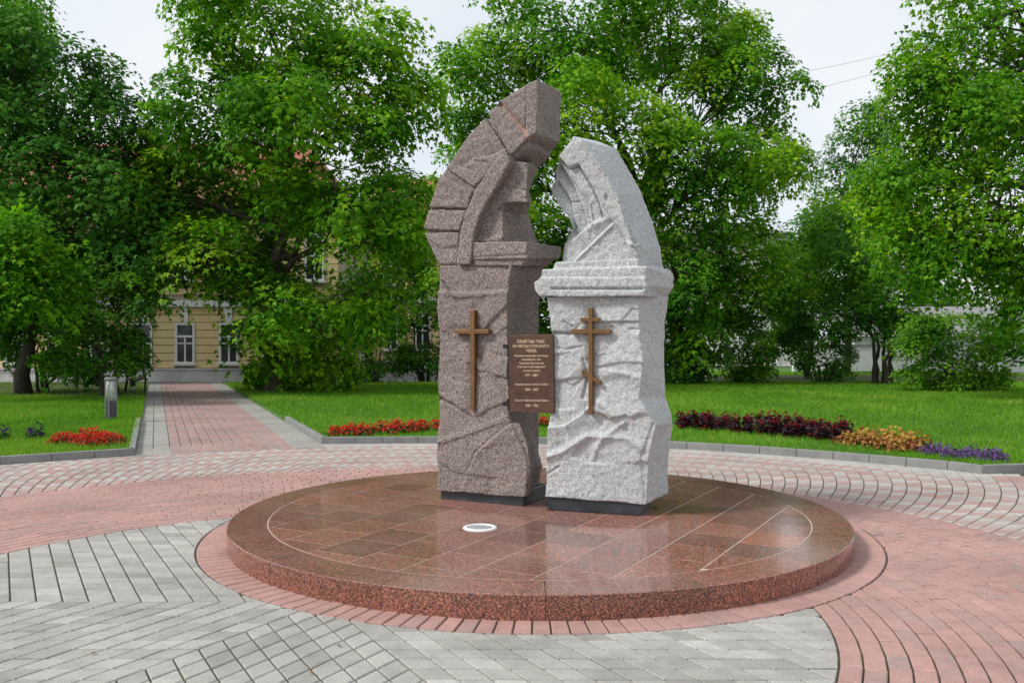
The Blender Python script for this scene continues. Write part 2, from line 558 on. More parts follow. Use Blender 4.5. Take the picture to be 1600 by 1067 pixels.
LZ = 0.062
lawn_left_poly = [tuple(p[:2]) for p in kerb_left] + [tuple(along(PL0, 17.5)), tuple(along(PL0, 33.2)), (-45, 33.2), (-45, 11.0)]
lawn_left_poly[0] = (-12, 10.6)
lawn_mid_poly = [tuple(along(PR0, 33.2)), tuple(along(PR0, 17.8))] + [tuple(p[:2]) for p in kerb_mid] + [tuple(p[:2]) for p in kerb_right[1:]] + [(40, 11.8), (40, 40.0), (4.0, 40.0), (-3, 33.2)]
# pull the lawn a few centimetres behind the kerb's front line
def inward(poly, e=0.06):
    c = np.mean(poly, 0)
    return [tuple(np.array(p) + (c - np.array(p)) / np.linalg.norm(c - np.array(p)) * e) for p in poly]


_l, _m = lawn_left_poly, lawn_mid_poly
lawn_left_poly = [p if p[1] > 17 else q for p, q in zip(_l, inward(_l, 0.07))]
lawn_mid_poly = [p if p[1] > 17 else q for p, q in zip(_m, inward(_m, 0.07))]
sheet("lawn_left", lawn_left_poly, LZ, M['turf'], skirt=0.1)
sheet("lawn_right", lawn_mid_poly, LZ, M['turf'], skirt=0.1)
def ragged(x0, x1, y0, y1, seed, n=40, amp=0.9, tail=None):
    r = np.random.default_rng(seed)
    near = [(x0 + (x1 - x0) * i / n, y0 + amp * noise.noise(Vector((i * 0.4, seed, 0))) + 0.25 * r.normal()) for i in range(n + 1)]
    return near + ([tuple(q) for q in tail] if tail else [(x1, y1)]) + [(x0, y1)]


sheet("tree_shade_sheet_left", ragged(-30, along(PL0, 25.2)[0] - 0.5, 24.4, 33.1, 3, tail=[along(PL0, 25.4) - PERP * 0.1, along(PL0, 33.1) - PERP * 0.1]), LZ + 0.004, M['soil'])  # dark sheet over the lawn, standing in for the shade under the trees
sheet("soil_and_shade_middle", [(along(PR0, 27.5)[0] + 0.1, 27.5), (-6.6, 27.3), (-5.6, 28.6), (-4.0, 31.4), (-3.0, 33.0), (along(PR0, 33)[0] + 0.1, 33.0)], LZ + 0.004, M['soil'])  # soil at the maple's foot, also darkening the ground as crown shade
sheet("soil_and_shade_right", ragged(8.0, 30.0, 34.2, 39.9, 6), LZ + 0.004, M['soil'])  # soil beneath the bushes, doubling as painted shade on the back lawn
sheet("lawn_far", [(3.0, 41.2), (45, 41.2), (45, 60), (3.0, 60)], 0.05, M['turf'])
sheet("footpath", [(-2.5, 40.0), (45, 40.0), (45, 41.2), (-2.5, 41.2)], 0.02, M['dirt'])
sheet("street", [(-60, 33.4), (-3.0, 33.4), (-3.0, 46), (-60, 46)], -0.03, M['asphalt'])


def in_poly(P, poly):
    x, y = P[:, 0], P[:, 1]
    ins = np.zeros(len(P), bool)
    n = len(poly)
    j = n - 1
    for i in range(n):
        xi, yi = poly[i]; xj, yj = poly[j]
        c = ((yi > y) != (yj > y)) & (x < (xj - xi) * (y - yi) / (yj - yi + 1e-12) + xi)
        ins ^= c
        j = i
    return ins


# ------------------------------------------------------------------ paving
def clip(poly, P, n):
    """keep the side where (p - P).n <= 0"""
    out = []
    m = len(poly)
    for i in range(m):
        a, b = poly[i], poly[(i + 1) % m]
        da = (a[0] - P[0]) * n[0] + (a[1] - P[1]) * n[1]
        db = (b[0] - P[0]) * n[0] + (b[1] - P[1]) * n[1]
        if da <= 0: out.append(a)
        if da * db < 0:
            t = da / (da - db)
            out.append((a[0] + (b[0] - a[0]) * t, a[1] + (b[1] - a[1]) * t))
    return out


def ccw(poly):
    a = sum(poly[i][0] * poly[(i + 1) % len(poly)][1] - poly[(i + 1) % len(poly)][0] * poly[i][1] for i in range(len(poly)))
    return (poly if a > 0 else poly[::-1]), abs(a) / 2


def shrink(poly, e):
    poly, _ = ccw(poly)
    out = list(poly)
    for i in range(len(poly)):
        a, b = poly[i], poly[(i + 1) % len(poly)]
        d = (b[0] - a[0], b[1] - a[1]); L = math.hypot(*d)
        if L < 1e-5: continue
        n = (d[1] / L, -d[0] / L)                     # outward
        out = clip(out, (a[0] - n[0] * e, a[1] - n[1] * e), n)
        if len(out) < 3: return []
    return out


def circ_clip(poly, C, R, inside):
    cx = sum(p[0] for p in poly) / len(poly) - C[0]; cy = sum(p[1] for p in poly) / len(poly) - C[1]
    d = math.hypot(cx, cy) or 1
    n = (cx / d, cy / d)
    P = (C[0] + n[0] * R, C[1] + n[1] * R)
    return clip(poly, P, n) if inside else clip(poly, P, (-n[0], -n[1]))


def piece_geo(poly, top, thick=0.035, cham=0.005):
    inner = shrink(poly, cham)
    outer, _ = ccw(poly)
    if len(inner) != len(outer):
        inner = [(p[0], p[1]) for p in outer]
    n = len(outer)
    tx, ty = random.gauss(0, 0.004), random.gauss(0, 0.004)
    cx = sum(p[0] for p in outer) / n; cy = sum(p[1] for p in outer) / n
    dz = random.gauss(0, 0.0008)
    hz = lambda p: top + dz + (p[0] - cx) * tx + (p[1] - cy) * ty
    v = [(p[0], p[1], hz(p)) for p in inner] + [(p[0], p[1], hz(p) - cham) for p in outer] + [(p[0], p[1], top - thick) for p in outer]
    f = [tuple(range(n))]
    for k in range(n):
        k2 = (k + 1) % n
        f.append((k + n, k2 + n, k2, k))
        f.append((k + 2 * n, k2 + 2 * n, k2 + n, k + n))
    return v, f


DC = np.array([0.218, 7.627]); DR = 2.543; DZ = 0.152; RING = 0.222      # plinth disc
C1 = np.array([-1.147, 5.471]); R1 = 2.967
C2 = np.array([-1.067, 5.894]); R2 = 5.319


def lay(name, piece, cells, mat, top=0.0, limit=300, gap=0.0047, thing_kind='structure'):
    """cells: list of (polygon, tint); the pieces that show largest become objects of their own"""
    root = empty(name, (0, 0, 0), kind=thing_kind)
    scored = []
    for poly, tint in cells:
        poly = shrink(poly, gap)
        if len(poly) < 3: continue
        poly, a = ccw(poly)
        if a < 0.0006: continue
        cx = sum(p[0] for p in poly) / len(poly); cy = sum(p[1] for p in poly) / len(poly)
        s = 0
        if cy > 3.0:
            px, py = CX + F * cx / cy, CY + F * H / cy
            if -10 < px < 1610 and py < 1075:
                s = a / cy ** 3
                if math.hypot(cx - DC[0], cy - DC[1]) < DR - 0.02: s = 0
        scored.append((s, poly, tint))
    scored.sort(key=lambda q: -q[0])
    V, Fc, T = [], [], []
    for i, (s, poly, tint) in enumerate(scored):
        v, f = piece_geo(poly, top)
        if i < limit and s > 0:
            build(piece, v, f, mat, root, attr={'tint': [tint] * len(v)})
        else:
            n = len(V)
            V += v; T += [tint] * len(v)
            Fc += [tuple(k + n for k in q) for q in f]
    if V:
        tag(build(piece + "_field", V, Fc, mat, root, attr={'tint': T}), kind='stuff')
    return root


def tint_n(mu=0.5, sd=0.2):
    return min(1, max(0, random.gauss(mu, sd)))


# grey rhombs, six sectors about C1
cells = []
S = 0.162
for k in range(6):
    a1, a2 = math.radians(60 * k), math.radians(60 * (k + 1))
    e1 = np.array([math.cos(a1), math.sin(a1)]); e2 = np.array([math.cos(a2), math.sin(a2)])
    for i in range(24):
        for j in range(24):
            q = [C1 + S * (i * e1 + j * e2), C1 + S * ((i + 1) * e1 + j * e2), C1 + S * ((i + 1) * e1 + (j + 1) * e2), C1 + S * (i * e1 + (j + 1) * e2)]
            c = sum(q) / 4
            if c[1] < 0.5 or np.linalg.norm(c - C1) > R1 + 0.12: continue
            if np.linalg.norm(c - DC) < DR + RING - 0.14: continue
            p = [tuple(x) for x in q]
            p = circ_clip(p, C1, R1, True)
            if len(p) >= 3: p = circ_clip(p, DC, DR + RING + 0.004, False)
            if len(p) >= 3: cells.append((p, tint_n(0.5, 0.23)))
lay("grey_paving", "paving_stone", cells, M['paver_grey'])

# red courses about C1, out to the circle about C2
cells = []
row = 0
r = R1 + 0.004
while r < 6.2:
    w = 0.112
    nb = int(2 * math.pi * (r + w / 2) / 0.215)
    ph = random.random()
    for j in range(nb):
        t0, t1 = 2 * math.pi * (j + ph) / nb, 2 * math.pi * (j + 1 + ph) / nb
        q = [(C1[0] + rr * math.cos(t), C1[1] + rr * math.sin(t)) for rr, t in ((r, t0), (r + w, t0), (r + w, t1), (r, t1))]
        c = np.mean(q, 0)
        if c[1] < 0.5: continue
        if np.linalg.norm(c - C2) > R2 + 0.1 or np.linalg.norm(c - DC) < DR + RING - 0.12: continue
        p = circ_clip(q, C2, R2, True)
        if len(p) >= 3: p = circ_clip(p, DC, DR + RING + 0.004, False)
        if len(p) >= 3: cells.append((p, tint_n(0.55, 0.14)))
    r += w
lay("red_paving", "paving_brick", cells, M['paver_red'])

# the soldier course round the plinth
cells = []
nb = int(2 * math.pi * (DR + RING) / 0.108)
for j in range(nb):
    t0, t1 = 2 * math.pi * j / nb, 2 * math.pi * (j + 1) / nb
    q = [(DC[0] + rr * math.cos(t), DC[1] + rr * math.sin(t)) for rr, t in ((DR - 0.02, t0), (DR + RING, t0), (DR + RING, t1), (DR - 0.02, t1))]
    cells.append((q, tint_n(0.62, 0.15)))
lay("ring_paving", "ring_brick", cells, M['paver_red'])

# mixed grey and red rhombs, spiralling out from C2
cells = []
NB = 244
DRR = 0.147
for k in range(int((8.35 - R2) / DRR) + 3):
    rm = R2 + (k) * DRR - 0.02
    for j in range(NB):
        th = 2 * math.pi * (j + 0.5 * (k % 2)) / NB
        dt = math.pi / NB
        q = [(C2[0] + rr * math.cos(t), C2[1] + rr * math.sin(t)) for rr, t in ((rm - DRR, th), (rm, th + dt), (rm + DRR, th), (rm, th - dt))]
        c = np.mean(q, 0)
        if c[1] < 1.0: continue
        rc = np.linalg.norm(c - C2)
        if rc < R2 - 0.1 or np.linalg.norm(c - DC) < DR - 0.05: continue
        p = circ_clip(q, C2, R2 + 0.004, False) if rc < R2 + 0.2 else q
        if len(p) < 3: continue
        if rc > 7.72: t = tint_n(0.9, 0.06)                          # grey edge course along the kerb
        else: t = (tint_n(0.88, 0.1), tint_n(0.12, 0.12), tint_n(0.42, 0.2))[k % 3]
        if c[1] < 10.55 and c[0] > 5.6 and c[1] < 10.6: t = tint_n(0.08, 0.06)
        # diamonds: keep the two halves of neighbouring rings from overlapping
        cells.append((p, t))
lay("mixed_paving", "paving_rhomb", cells, M['paver_mixed'])

# straight path to the street: two grey border courses each side, red courses between
cells_g, cells_r = [], []
width = float(np.dot(PR0 - PL0, PERP))
bw = 0.235
edges = [0, bw, 2 * bw]
nr = max(1, int(round((width - 4 * bw) / 0.163)))
edges += [2 * bw + (width - 4 * bw) * (i + 1) / nr for i in range(nr)]
edges += [width - bw, width]
base = PL0 - VP * 0.4
for i in range(len(edges) - 1):
    g = i < 2 or i >= len(edges) - 3
    L = 0.108 if g else 0.215
    s = -0.4 - random.random() * L
    while s < 23.5:
        q = [base + PERP * e + VP * t for e, t in ((edges[i], s), (edges[i + 1], s), (edges[i + 1], s + L), (edges[i], s + L))]
        c = sum(q) / 4
        if np.linalg.norm(c - C2) > 7.72:
            (cells_g if g else cells_r).append(([tuple(x) for x in q], tint_n(0.25 if g else 0.22, 0.12)))  # low tints put the tree shade into the brick colour
        s += L
lay("path_border_paving", "border_brick", cells_g, M['paver_grey'], top=0.006, limit=0)
lay("path_paving", "path_brick", cells_r, M['paver_red'], top=0.006, limit=0)
sheet("path_bed", [tuple(base + PERP * -0.02), tuple(base + PERP * (width + 0.02)), tuple(base + PERP * (width + 0.02) + VP * 23.5), tuple(base - PERP * 0.02 + VP * 23.5)], -0.008, M['joint'])

# ------------------------------------------------------------------ red granite plinth disc
plinth = empty("granite_plinth", (DC[0], DC[1], 0), "low round polished red granite plinth under the two memorial stones", "plinth")
RI = 2.234
mb = MB().lathe([(DR - 0.03, 0.0), (DR - 0.03, DZ - 0.012)], (DC[0], DC[1], -0.01), 96)
mb.build("core", M['joint'], plinth)
for k in range(16):
    a0 = 2 * math.pi * k / 16 - math.pi / 2 - 0.01 + 0.0007
    a1 = 2 * math.pi * (k + 1) / 16 - math.pi / 2 - 0.01 - 0.0007
    nseg = 12
    v, f = [], []
    prof = [(RI + 0.005, DZ - 0.03), (RI + 0.005, DZ), (DR - 0.006, DZ), (DR, DZ - 0.006), (DR, -0.02)]
    for i in range(nseg + 1):
        t = a0 + (a1 - a0) * i / nseg
        for rr, z in prof:
            v.append((DC[0] + rr * math.cos(t), DC[1] + rr * math.sin(t), z))
    m_n = len(prof)
    for i in range(nseg):
        for j in range(m_n - 1):
            f.append((i * m_n + j, i * m_n + j + 1, (i + 1) * m_n + j + 1, (i + 1) * m_n + j))
    f.append(tuple(range(m_n))); f.append(tuple(range(nseg * m_n, nseg * m_n + m_n)))
    tn = tint_n(0.45, 0.15)
    o = build("rim_slab", v, f, M['granite_red'], plinth, attr={'tint': [tn] * len(v)})
    bm = bmesh.new(); bm.from_mesh(o.data); bmesh.ops.recalc_face_normals(bm, faces=bm.faces); bm.to_mesh(o.data); bm.free()
aD = math.radians(29.5)
du = np.array([math.cos(aD), -math.sin(aD)]); dv = np.array([math.sin(aD), math.cos(aD)])
p_l1 = np.array([0.88, 6.76])
off_u = float(np.dot(p_l1 - DC, du)) % 0.415
TW, TL = 0.415, 0.42
for i in range(-8, 8):
    for j in range(-8, 8):
        u0 = off_u + i * TW; v0 = j * TL + (0.21 if i % 2 else 0.05)
        q = [DC + du * a + dv * b for a, b in ((u0, v0), (u0 + TW, v0), (u0 + TW, v0 + TL), (u0, v0 + TL))]
        p = [tuple(x) for x in q]
        for s in range(96):
            t = 2 * math.pi * s / 96
            n = (math.cos(t), math.sin(t))
            p = clip(p, (DC[0] + n[0] * RI, DC[1] + n[1] * RI), n)
            if len(p) < 3: break
        if len(p) < 3: continue
        p = shrink(p, 0.005)
        if len(p) < 3 or ccw(p)[1] < 0.002: continue
        p, _ = ccw(p)
        n = len(p)
        v = [(x, y, DZ + 0.0004) for x, y in p] + [(x, y, DZ - 0.02) for x, y in p]
        f = [tuple(range(n))] + [(k + n, (k + 1) % n + n, (k + 1) % n, k) for k in range(n)]
        tn = min(0.92, tint_n(0.5, 0.26))
        c = np.mean(p, 0)
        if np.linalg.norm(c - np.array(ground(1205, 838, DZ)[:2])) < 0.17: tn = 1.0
        build("floor_slab", v, f, M['granite_red'], plinth, attr={'tint': [tn] * len(v)})
mb = MB().lathe([(RI + 0.006, 0), (RI + 0.006, 0.0015)], (DC[0], DC[1], DZ - 0.0027), 96)
grout = simple_mat("slab_grout", (0.46, 0.36, 0.31), 0.8)
mb.build("grout", grout, plinth)

# recessed uplight
lp = ground(750, 824.5, DZ)
up = empty("recessed_uplight", (lp.x, lp.y, DZ), "white round recessed uplight set into the red granite plinth", "light")
MB().lathe([(0.133, -0.005), (0.133, 0.004), (0.126, 0.010), (0.108, 0.012), (0.100, 0.008), (0.100, 0.002)], (lp.x, lp.y, DZ), 40).build("rim", M['white_paint'], up, smooth=True)
MB().lathe([(0.099, 0.001), (0.099, 0.005), (0.07, 0.0075), (0.02, 0.0085)], (lp.x, lp.y, DZ), 40).build("lens", M['lens'], up, smooth=True)


# ------------------------------------------------------------------ memorial stones
class Face:
    """a stone's front plane through two plinth points given in the photo; v runs into the stone"""
    def __init__(self, pa, pb, lift=0.02):
        a, b = np.array(ground(*pa, DZ)), np.array(ground(*pb, DZ))
        self.u = (b - a) / np.linalg.norm(b - a)
        self.v = np.array([-self.u[1], self.u[0], 0])
        self.o = a - self.v * lift
        self.cam = np.array([0, 0, H])

    def hit(self, x, y, v=0.0):
        d = np.array([(x - CX) / F, 1.0, -(y - CY) / F])
        p0 = self.o + self.v * v
        t = np.dot(self.v, p0 - self.cam) / np.dot(self.v, d)
        return self.cam + d * t


def z1(p): return (640 + p[0] / 3.234, 100 + p[1] / 3.234)
def z2(p): return (660 + p[0] / 3.81, 380 + p[1] / 3.81)
def z3(p): return (660 + p[0] / 4.104, 560 + p[1] / 4.104)
def z4(p): return (820 + p[0] / 3.812, 200 + p[1] / 3.812)
def z5(p): return (830 + p[0] / 2.9625, 460 + p[1] / 2.9625)


def seg_dist(P, pts):
    """unsigned distance, sign (left of the line > 0) and end fade for a polyline, in photo pixels"""
    best = np.full(len(P), 1e9); sgn = np.zeros(len(P))
    for i in range(len(pts) - 1):
        a, b = np.array(pts[i], float), np.array(pts[i + 1], float)
        d = b - a; L2 = d @ d
        t = np.clip(((P - a) @ d) / L2, 0, 1)
        q = P - (a + t[:, None] * d)
        dist = np.hypot(q[:, 0], q[:, 1])
        s = np.sign(d[0] * q[:, 1] - d[1] * q[:, 0])
        m = dist < best
        best[m] = dist[m]; sgn[m] = s[m]
    return best, sgn


def relief(P, feats):
    """depth (into the stone, metres) at photo positions P"""
    D = np.zeros(len(P))
    for ft in feats:
        kind, pts = ft[0], ft[1]
        if kind == 'g':                                     # groove: half width px, depth
            d, _ = seg_dist(P, pts)
            D += ft[3] * 1.35 * np.exp(-(d / ft[2]) ** 2)
        elif kind == 's':                                   # ledge: depth on the right-hand side, fading over px
            d, s = seg_dist(P, pts)
            soft = 1 / (1 + np.exp(-np.clip(s * d / 0.9, -30, 30)))
            D += ft[2] * 1.35 * soft * np.exp(-d / ft[3])
        elif kind == 'p':                                   # recessed patch
            ins = in_poly(P, pts).astype(float) * 2 - 1
            d, _ = seg_dist(P, list(pts) + [pts[0]])
            soft = 1 / (1 + np.exp(-np.clip(ins * d / ft[3], -30, 30)))
            D += ft[2] * soft
    return D


def facets(P, box, n, amp, tilt, seed):
    """split-face planes: nearest-seed cells with their own offset and slope (photo pixels -> metres)"""
    r = np.random.default_rng(seed)
    s = np.c_[r.uniform(box[0], box[2], n), r.uniform(box[1], box[3], n)]
    off = r.normal(size=n) * amp; sl = r.normal(size=(n, 2)) * tilt
    wob = np.array([noise.noise(Vector((p[0] * 0.07, p[1] * 0.07, seed))) for p in P]) * 5
    Q = P + np.c_[wob, -wob]
    d = np.hypot(Q[:, None, 0] - s[None, :, 0], (Q[:, None, 1] - s[None, :, 1]) * 1.35)
    d += 2.0
    w = (d.min(1, keepdims=True) / d) ** 36
    w /= w.sum(1, keepdims=True)
    pl = off[None] + np.einsum('ijk,jk->ij', P[:, None, :] - s[None], sl)
    return (w * np.clip(pl, -0.03, 0.03)).sum(1)


def carve(name, solids, face, mat, parent, voxel=0.0105, feats=(), rough=0.008, fine=0.0042, smooth_it=2, seed=0.0, fac=None, vein=None):
    """union of closed prisms, remeshed, roughened and carved; returns the part object"""
    mb = MB()
    for fr, bk in solids:
        mb.prism(fr, bk)
    me = bpy.data.meshes.new("tmp")
    me.from_pydata(mb.v, [], mb.f)
    bm = bmesh.new(); bm.from_mesh(me)
    bmesh.ops.recalc_face_normals(bm, faces=bm.faces)
    bmesh.ops.triangulate(bm, faces=bm.faces)
    bm.to_mesh(me); bm.free()
    ob = bpy.data.objects.new("tmp", me)
    COL.objects.link(ob)
    md = ob.modifiers.new("r", 'REMESH'); md.mode = 'VOXEL'; md.voxel_size = voxel; md.use_smooth_shade = True
    ms = ob.modifiers.new("s", 'SMOOTH'); ms.factor = 0.5; ms.iterations = smooth_it
    dg = bpy.context.evaluated_depsgraph_get()
    res = bpy.data.meshes.new_from_object(ob.evaluated_get(dg))
    bpy.data.objects.remove(ob); bpy.data.meshes.remove(me)
    n = len(res.vertices)
    co = np.empty(n * 3, np.float32); res.vertices.foreach_get("co", co); co = co.reshape(-1, 3).astype(float)
    nr = np.empty(n * 3, np.float32); res.vertices.foreach_get("normal", nr); nr = nr.reshape(-1, 3).astype(float)
    disp = np.empty(n)
    for i in range(n):
        p = co[i]
        q = Vector((p[0] + seed, p[1], p[2]))
        a = noise.noise(q * 3.1)
        b = noise.ridged_multi_fractal(q * 6.5, 0.9, 2.1, 3, 1.0, 2.0) - 0.9
        c = noise.noise(q * 22.0)
        e = noise.noise(q * 55.0)
        disp[i] = rough * (a * 0.9 + b * 0.55) + fine * (c + 0.6 * e)
    new = co + nr * disp[:, None]
    if feats:
        wgt = np.clip((nr @ (-face.v) - 0.25) / 0.5, 0, 1)
        PP = project(co)
        D = relief(PP, feats)
        if fac:
            D += facets(PP, *fac)
        new += face.v[None, :] * (D * wgt)[:, None]
    if vein:
        dv_, _ = seg_dist(project(co), vein)
        jig = np.array([noise.noise(Vector(p) * 14.0) for p in co])
        a_v = res.attributes.new("vein", 'FLOAT', 'POINT')
        a_v.data.foreach_set("value", np.clip(1.25 - dv_ / 4.2 + 0.55 * jig, 0, 1).astype(np.float32))
    new -= org(parent)
    res.vertices.foreach_set("co", new.astype(np.float32).ravel())
    res.update()
    res.name = name
    res.materials.clear()
    return add_mesh(name, res, mat, parent, True)


def solid(face, front, v0, v1, right=None, zf=None):
    """front: photo points on plane v0; back: pushed straight in to v1, or for the listed indices through the given photo point on plane v1"""
    fr = [face.hit(*(zf(p) if zf else p), v0) for p in front]
    bk = [p + face.v * (v1 - v0) for p in fr]
    for i, p in (right or {}).items():
        bk[i] = face.hit(*(zf(p) if zf else p), v1)
    return fr, bk


def px_prism(face, pts, v0, v1):
    fr = [face.hit(*p, v0) for p in pts]
    return fr, [p + face.v * (v1 - v0) for p in fr]


# ---- brown stone
FL = Face((688, 779), (818, 791))
brown = empty("memorial_stone", tuple(FL.o + FL.u * 0.4), "tall brown granite memorial stone with half arch and plain Latin cross", "memorial stone")
core_v = 0.05
shaft = [(684, 766), (683, 700), (687, 650), (684, 600), (687, 540), (684, 480), (688, 408), (803, 408), (794, 445), (790, 480), (791, 520), (793, 560), (793, 640), (797, 660), (800, 700), (800, 775)]
shaft_right = {7: (852, 408), 8: (846, 445), 9: (842, 480), 10: (842, 520), 11: (842, 560), 12: (842, 640), 13: (842, 660), 14: (842, 700), 15: (842, 760)}
lower = [(684, 766), (684, 716), (690, 690), (735, 675), (790, 655), (812, 662), (822, 690), (828, 730), (822, 777)]
lower_right = {5: (826, 664), 6: (838, 692), 7: (848, 728), 8: (842, 760)}
feats_brown = [
    ('g', [z2((95, 130)), z2((290, 122)), z2((540, 128))], 1.6, 0.018),
    ('s', [z2((500, 282)), z2((300, 292)), z2((105, 284))], 0.016, 14),
    ('g', [z2((122, 228)), z2((160, 285)), z2((205, 352))], 1.6, 0.020),
    ('s', [z2((500, 922)), z2((410, 800)), z2((325, 690))], 0.022, 16),
    ('s', [z2((100, 512)), z2((190, 560)), z2((280, 570))], 0.014, 12),
    ('s', [z2((270, 838)), z2((190, 830)), z2((100, 770))], 0.016, 12),
    ('g', [z2((100, 922)), z2((200, 978))], 1.6, 0.02),
    ('s', [z2((395, 478)), z2((440, 430)), z2((500, 370))], 0.018, 18),
    ('s', [z2((330, 650)), z2((400, 560)), z2((490, 505))], 0.012, 12),
    ('s', [z2((430, 650)), z2((495, 670))], 0.01, 8),
    ('g', [z3((550, 378)), z3((420, 430)), z3((300, 472)), z3((120, 538))], 4.5, -0.012),
    ('s', [z3((120, 538)), z3((300, 472)), z3((420, 430)), z3((550, 378))], 0.014, 18),
    ('g', [z3((300, 700)), z3((335, 605)), z3((410, 535)), z3((500, 462)), z3((565, 415))], 2.0, 0.015),
    ('s', [z3((300, 700)), z3((335, 605)), z3((410, 535)), z3((500, 462)), z3((565, 415))], -0.024, 20),
    ('s', [z3((660, 880)), z3((690, 720)), z3((640, 560)), z3((570, 420))], 0.028, 14),
    ('g', [(742, 484), (738, 560), (735, 645)], 7.0, 0.012),
    ('g', [(706, 517), (768, 517)], 7.0, 0.012),
    ('s', [(684, 720), (710, 738), (760, 745)], 0.010, 25),
]
carve("shaft", [solid(FL, shaft, 0.0, 0.56, shaft_right), solid(FL, lower, -0.03, 0.5, lower_right)], FL, M['granite_brown'], brown, voxel=0.0085, feats=feats_brown, rough=0.007, seed=0.0, fac=((684, 410, 840, 780), 14, 0.0028, 0.00025, 5))
# capital
cap1 = [(312, 902), (470, 898), (592, 898), (592, 985), (312, 985)]
cap1r = {2: (770, 925), 3: (762, 985)}
cap2 = [(318, 975), (585, 968), (570, 1020), (318, 1020)]
cap2r = {1: (735, 985), 2: (700, 1022)}
carve("capital", [solid(FL, cap1, -0.035, 0.58, cap1r, z1), solid(FL, cap2, -0.012, 0.56, cap2r, z1)], FL, M['granite_brown'], brown, rough=0.006, seed=3.0,
      feats=[('g', [z1((315, 978)), z1((590, 965))], 1.2, 0.012)])
VEIN = [z1((455, 205)), z1((520, 272)), z1((575, 330)), z1((598, 380)), z1((590, 450)), z1((600, 520))]
# voussoirs of the half arch
vouss = [
    [(148, 1012), (82, 880), (78, 852), (250, 850), (236, 1012)],
    [(66, 836), (94, 738), (282, 738), (252, 842)],
    [(97, 726), (152, 562), (316, 642), (286, 728)],
    [(182, 526), (280, 380), (380, 270), (496, 458), (440, 500), (326, 622)],
    [(396, 246), (452, 190), (590, 100), (586, 378), (508, 462)],
]
vfeat = [
    [('s', [z1((80, 880)), z1((160, 930)), z1((240, 920))], 0.012, 20)],
    [('g', [z1((95, 738)), z1((160, 750))], 1.4, 0.012)],
    [('s', [z1((280, 735)), z1((230, 700)), z1((160, 690))], 0.012, 16)],
    [('s', [z1((460, 440)), z1((400, 470)), z1((330, 475)), z1((280, 510))], 0.014, 10), ('s', [z1((300, 540)), z1((240, 520)), z1((220, 490))], 0.012, 9), ('g', [z1((330, 490)), z1((400, 500))], 1.4, 0.008)],
    [('g', [z1((450, 195)), z1((520, 270)), z1((582, 330))], 3.2, 0.02), ('s', [z1((450, 195)), z1((520, 270)), z1((582, 330))], 0.02, 16)],
]
for k, (poly, ft) in enumerate(zip(vouss, vfeat)):
    carve("arch_block", [solid(FL, poly, 0.0, 0.55, None, z1)], FL, M['granite_brown'], brown, feats=ft, rough=0.008, seed=10.0 + k, vein=VEIN if k == 4 else None)
carve("arch_core", [solid(FL, [(150, 1015), (95, 870), (90, 800), (110, 700), (165, 560), (270, 410), (385, 285), (600, 110), (600, 420), (480, 520), (330, 760), (300, 1015)], 0.035, 0.52, None, z1)], FL, M['granite_brown'], brown, voxel=0.014, seed=20.0)
carve("top_block", [solid(FL, [(588, 101), (650, 78), (640, 352), (584, 380)], -0.015, 0.56, {1: (766, 140), 2: (760, 392)}, z1),
                    solid(FL, [(480, 430), (575, 360), (640, 351), (588, 386), (514, 468)], 0.02, 0.5, {1: (700, 380), 2: (758, 392), 3: (705, 448), 4: (642, 498)}, z1)], FL, M['granite_brown'], brown, rough=0.006, seed=30.0, vein=VEIN)
# raised rib
rib_o = [(498, 462), (455, 458), (395, 535), (330, 640), (282, 745), (252, 860), (236, 1014)]
rib_i = [(306, 1014), (322, 860), (352, 770), (395, 690), (455, 590), (508, 492)]
carve("arch_rib", [solid(FL, rib_o + rib_i, -0.05, 0.4, None, z1)], FL, M['granite_brown'], brown, rough=0.004, seed=40.0)
# niche blocks behind the rib
carve("niche_block", [solid(FL, [(500, 490), (590, 500), (600, 520), (590, 640), (440, 625), (420, 640)], 0.05, 0.52, {1: (645, 500), 2: (648, 540), 3: (604, 645)}, z1)], FL, M['granite_brown'], brown, rough=0.005, seed=50.0)
carve("niche_block", [solid(FL, [(400, 640), (470, 618), (590, 640), (598, 700), (480, 702), (430, 745), (360, 790)], 0.035, 0.5, {2: (604, 640), 3: (617, 705)}, z1),
                      solid(FL, [(400, 700), (480, 700), (470, 750), (380, 760)], 0.07, 0.48, {1: (612, 705), 2: (598, 752)}, z1)], FL, M['granite_brown'], brown, rough=0.005, seed=51.0)
carve("niche_block", [solid(FL, [(300, 905), (330, 800), (400, 735), (468, 738), (474, 890), (480, 905)], 0.045, 0.5, {3: (597, 750), 4: (640, 880), 5: (655, 905)}, z1)], FL, M['granite_brown'], brown, rough=0.006, seed=52.0,
      feats=[('s', [z1((330, 880)), z1((400, 885)), z1((470, 865))], -0.02, 12)])
# black base
bl = [FL.hit(689, 752, 0.02), FL.hit(819, 764, 0.02)]
mbb = MB()
a_, b_ = np.array(ground(688, 779, DZ)), np.array(ground(818, 791, DZ))
dd = (b_ - a_) / np.linalg.norm(b_ - a_); nn = np.array([-dd[1], dd[0], 0])
Lb = np.linalg.norm(b_ - a_)
mbb.box((a_ + b_) / 2 + nn * 0.25 + np.array([0, 0, 0.065]), (Lb, 0.5, 0.135), dd, nn)
mbb.build("base", M['dark_base'], brown, bevel=0.014)
# cross
mb = MB()
mb.prism(*px_prism(FL, [(734.6, 484), (741.2, 484), (741.2, 641), (734.8, 641)], -0.036, 0.06))
o = mb.build("cross", M['bronze'], brown, bevel=0.004)
MB().prism(*px_prism(FL, [(710, 514.6), (763, 514.6), (763, 521.4), (710, 521.4)], -0.033, 0.06)).build("cross_bar", M['bronze'], o, bevel=0.004)

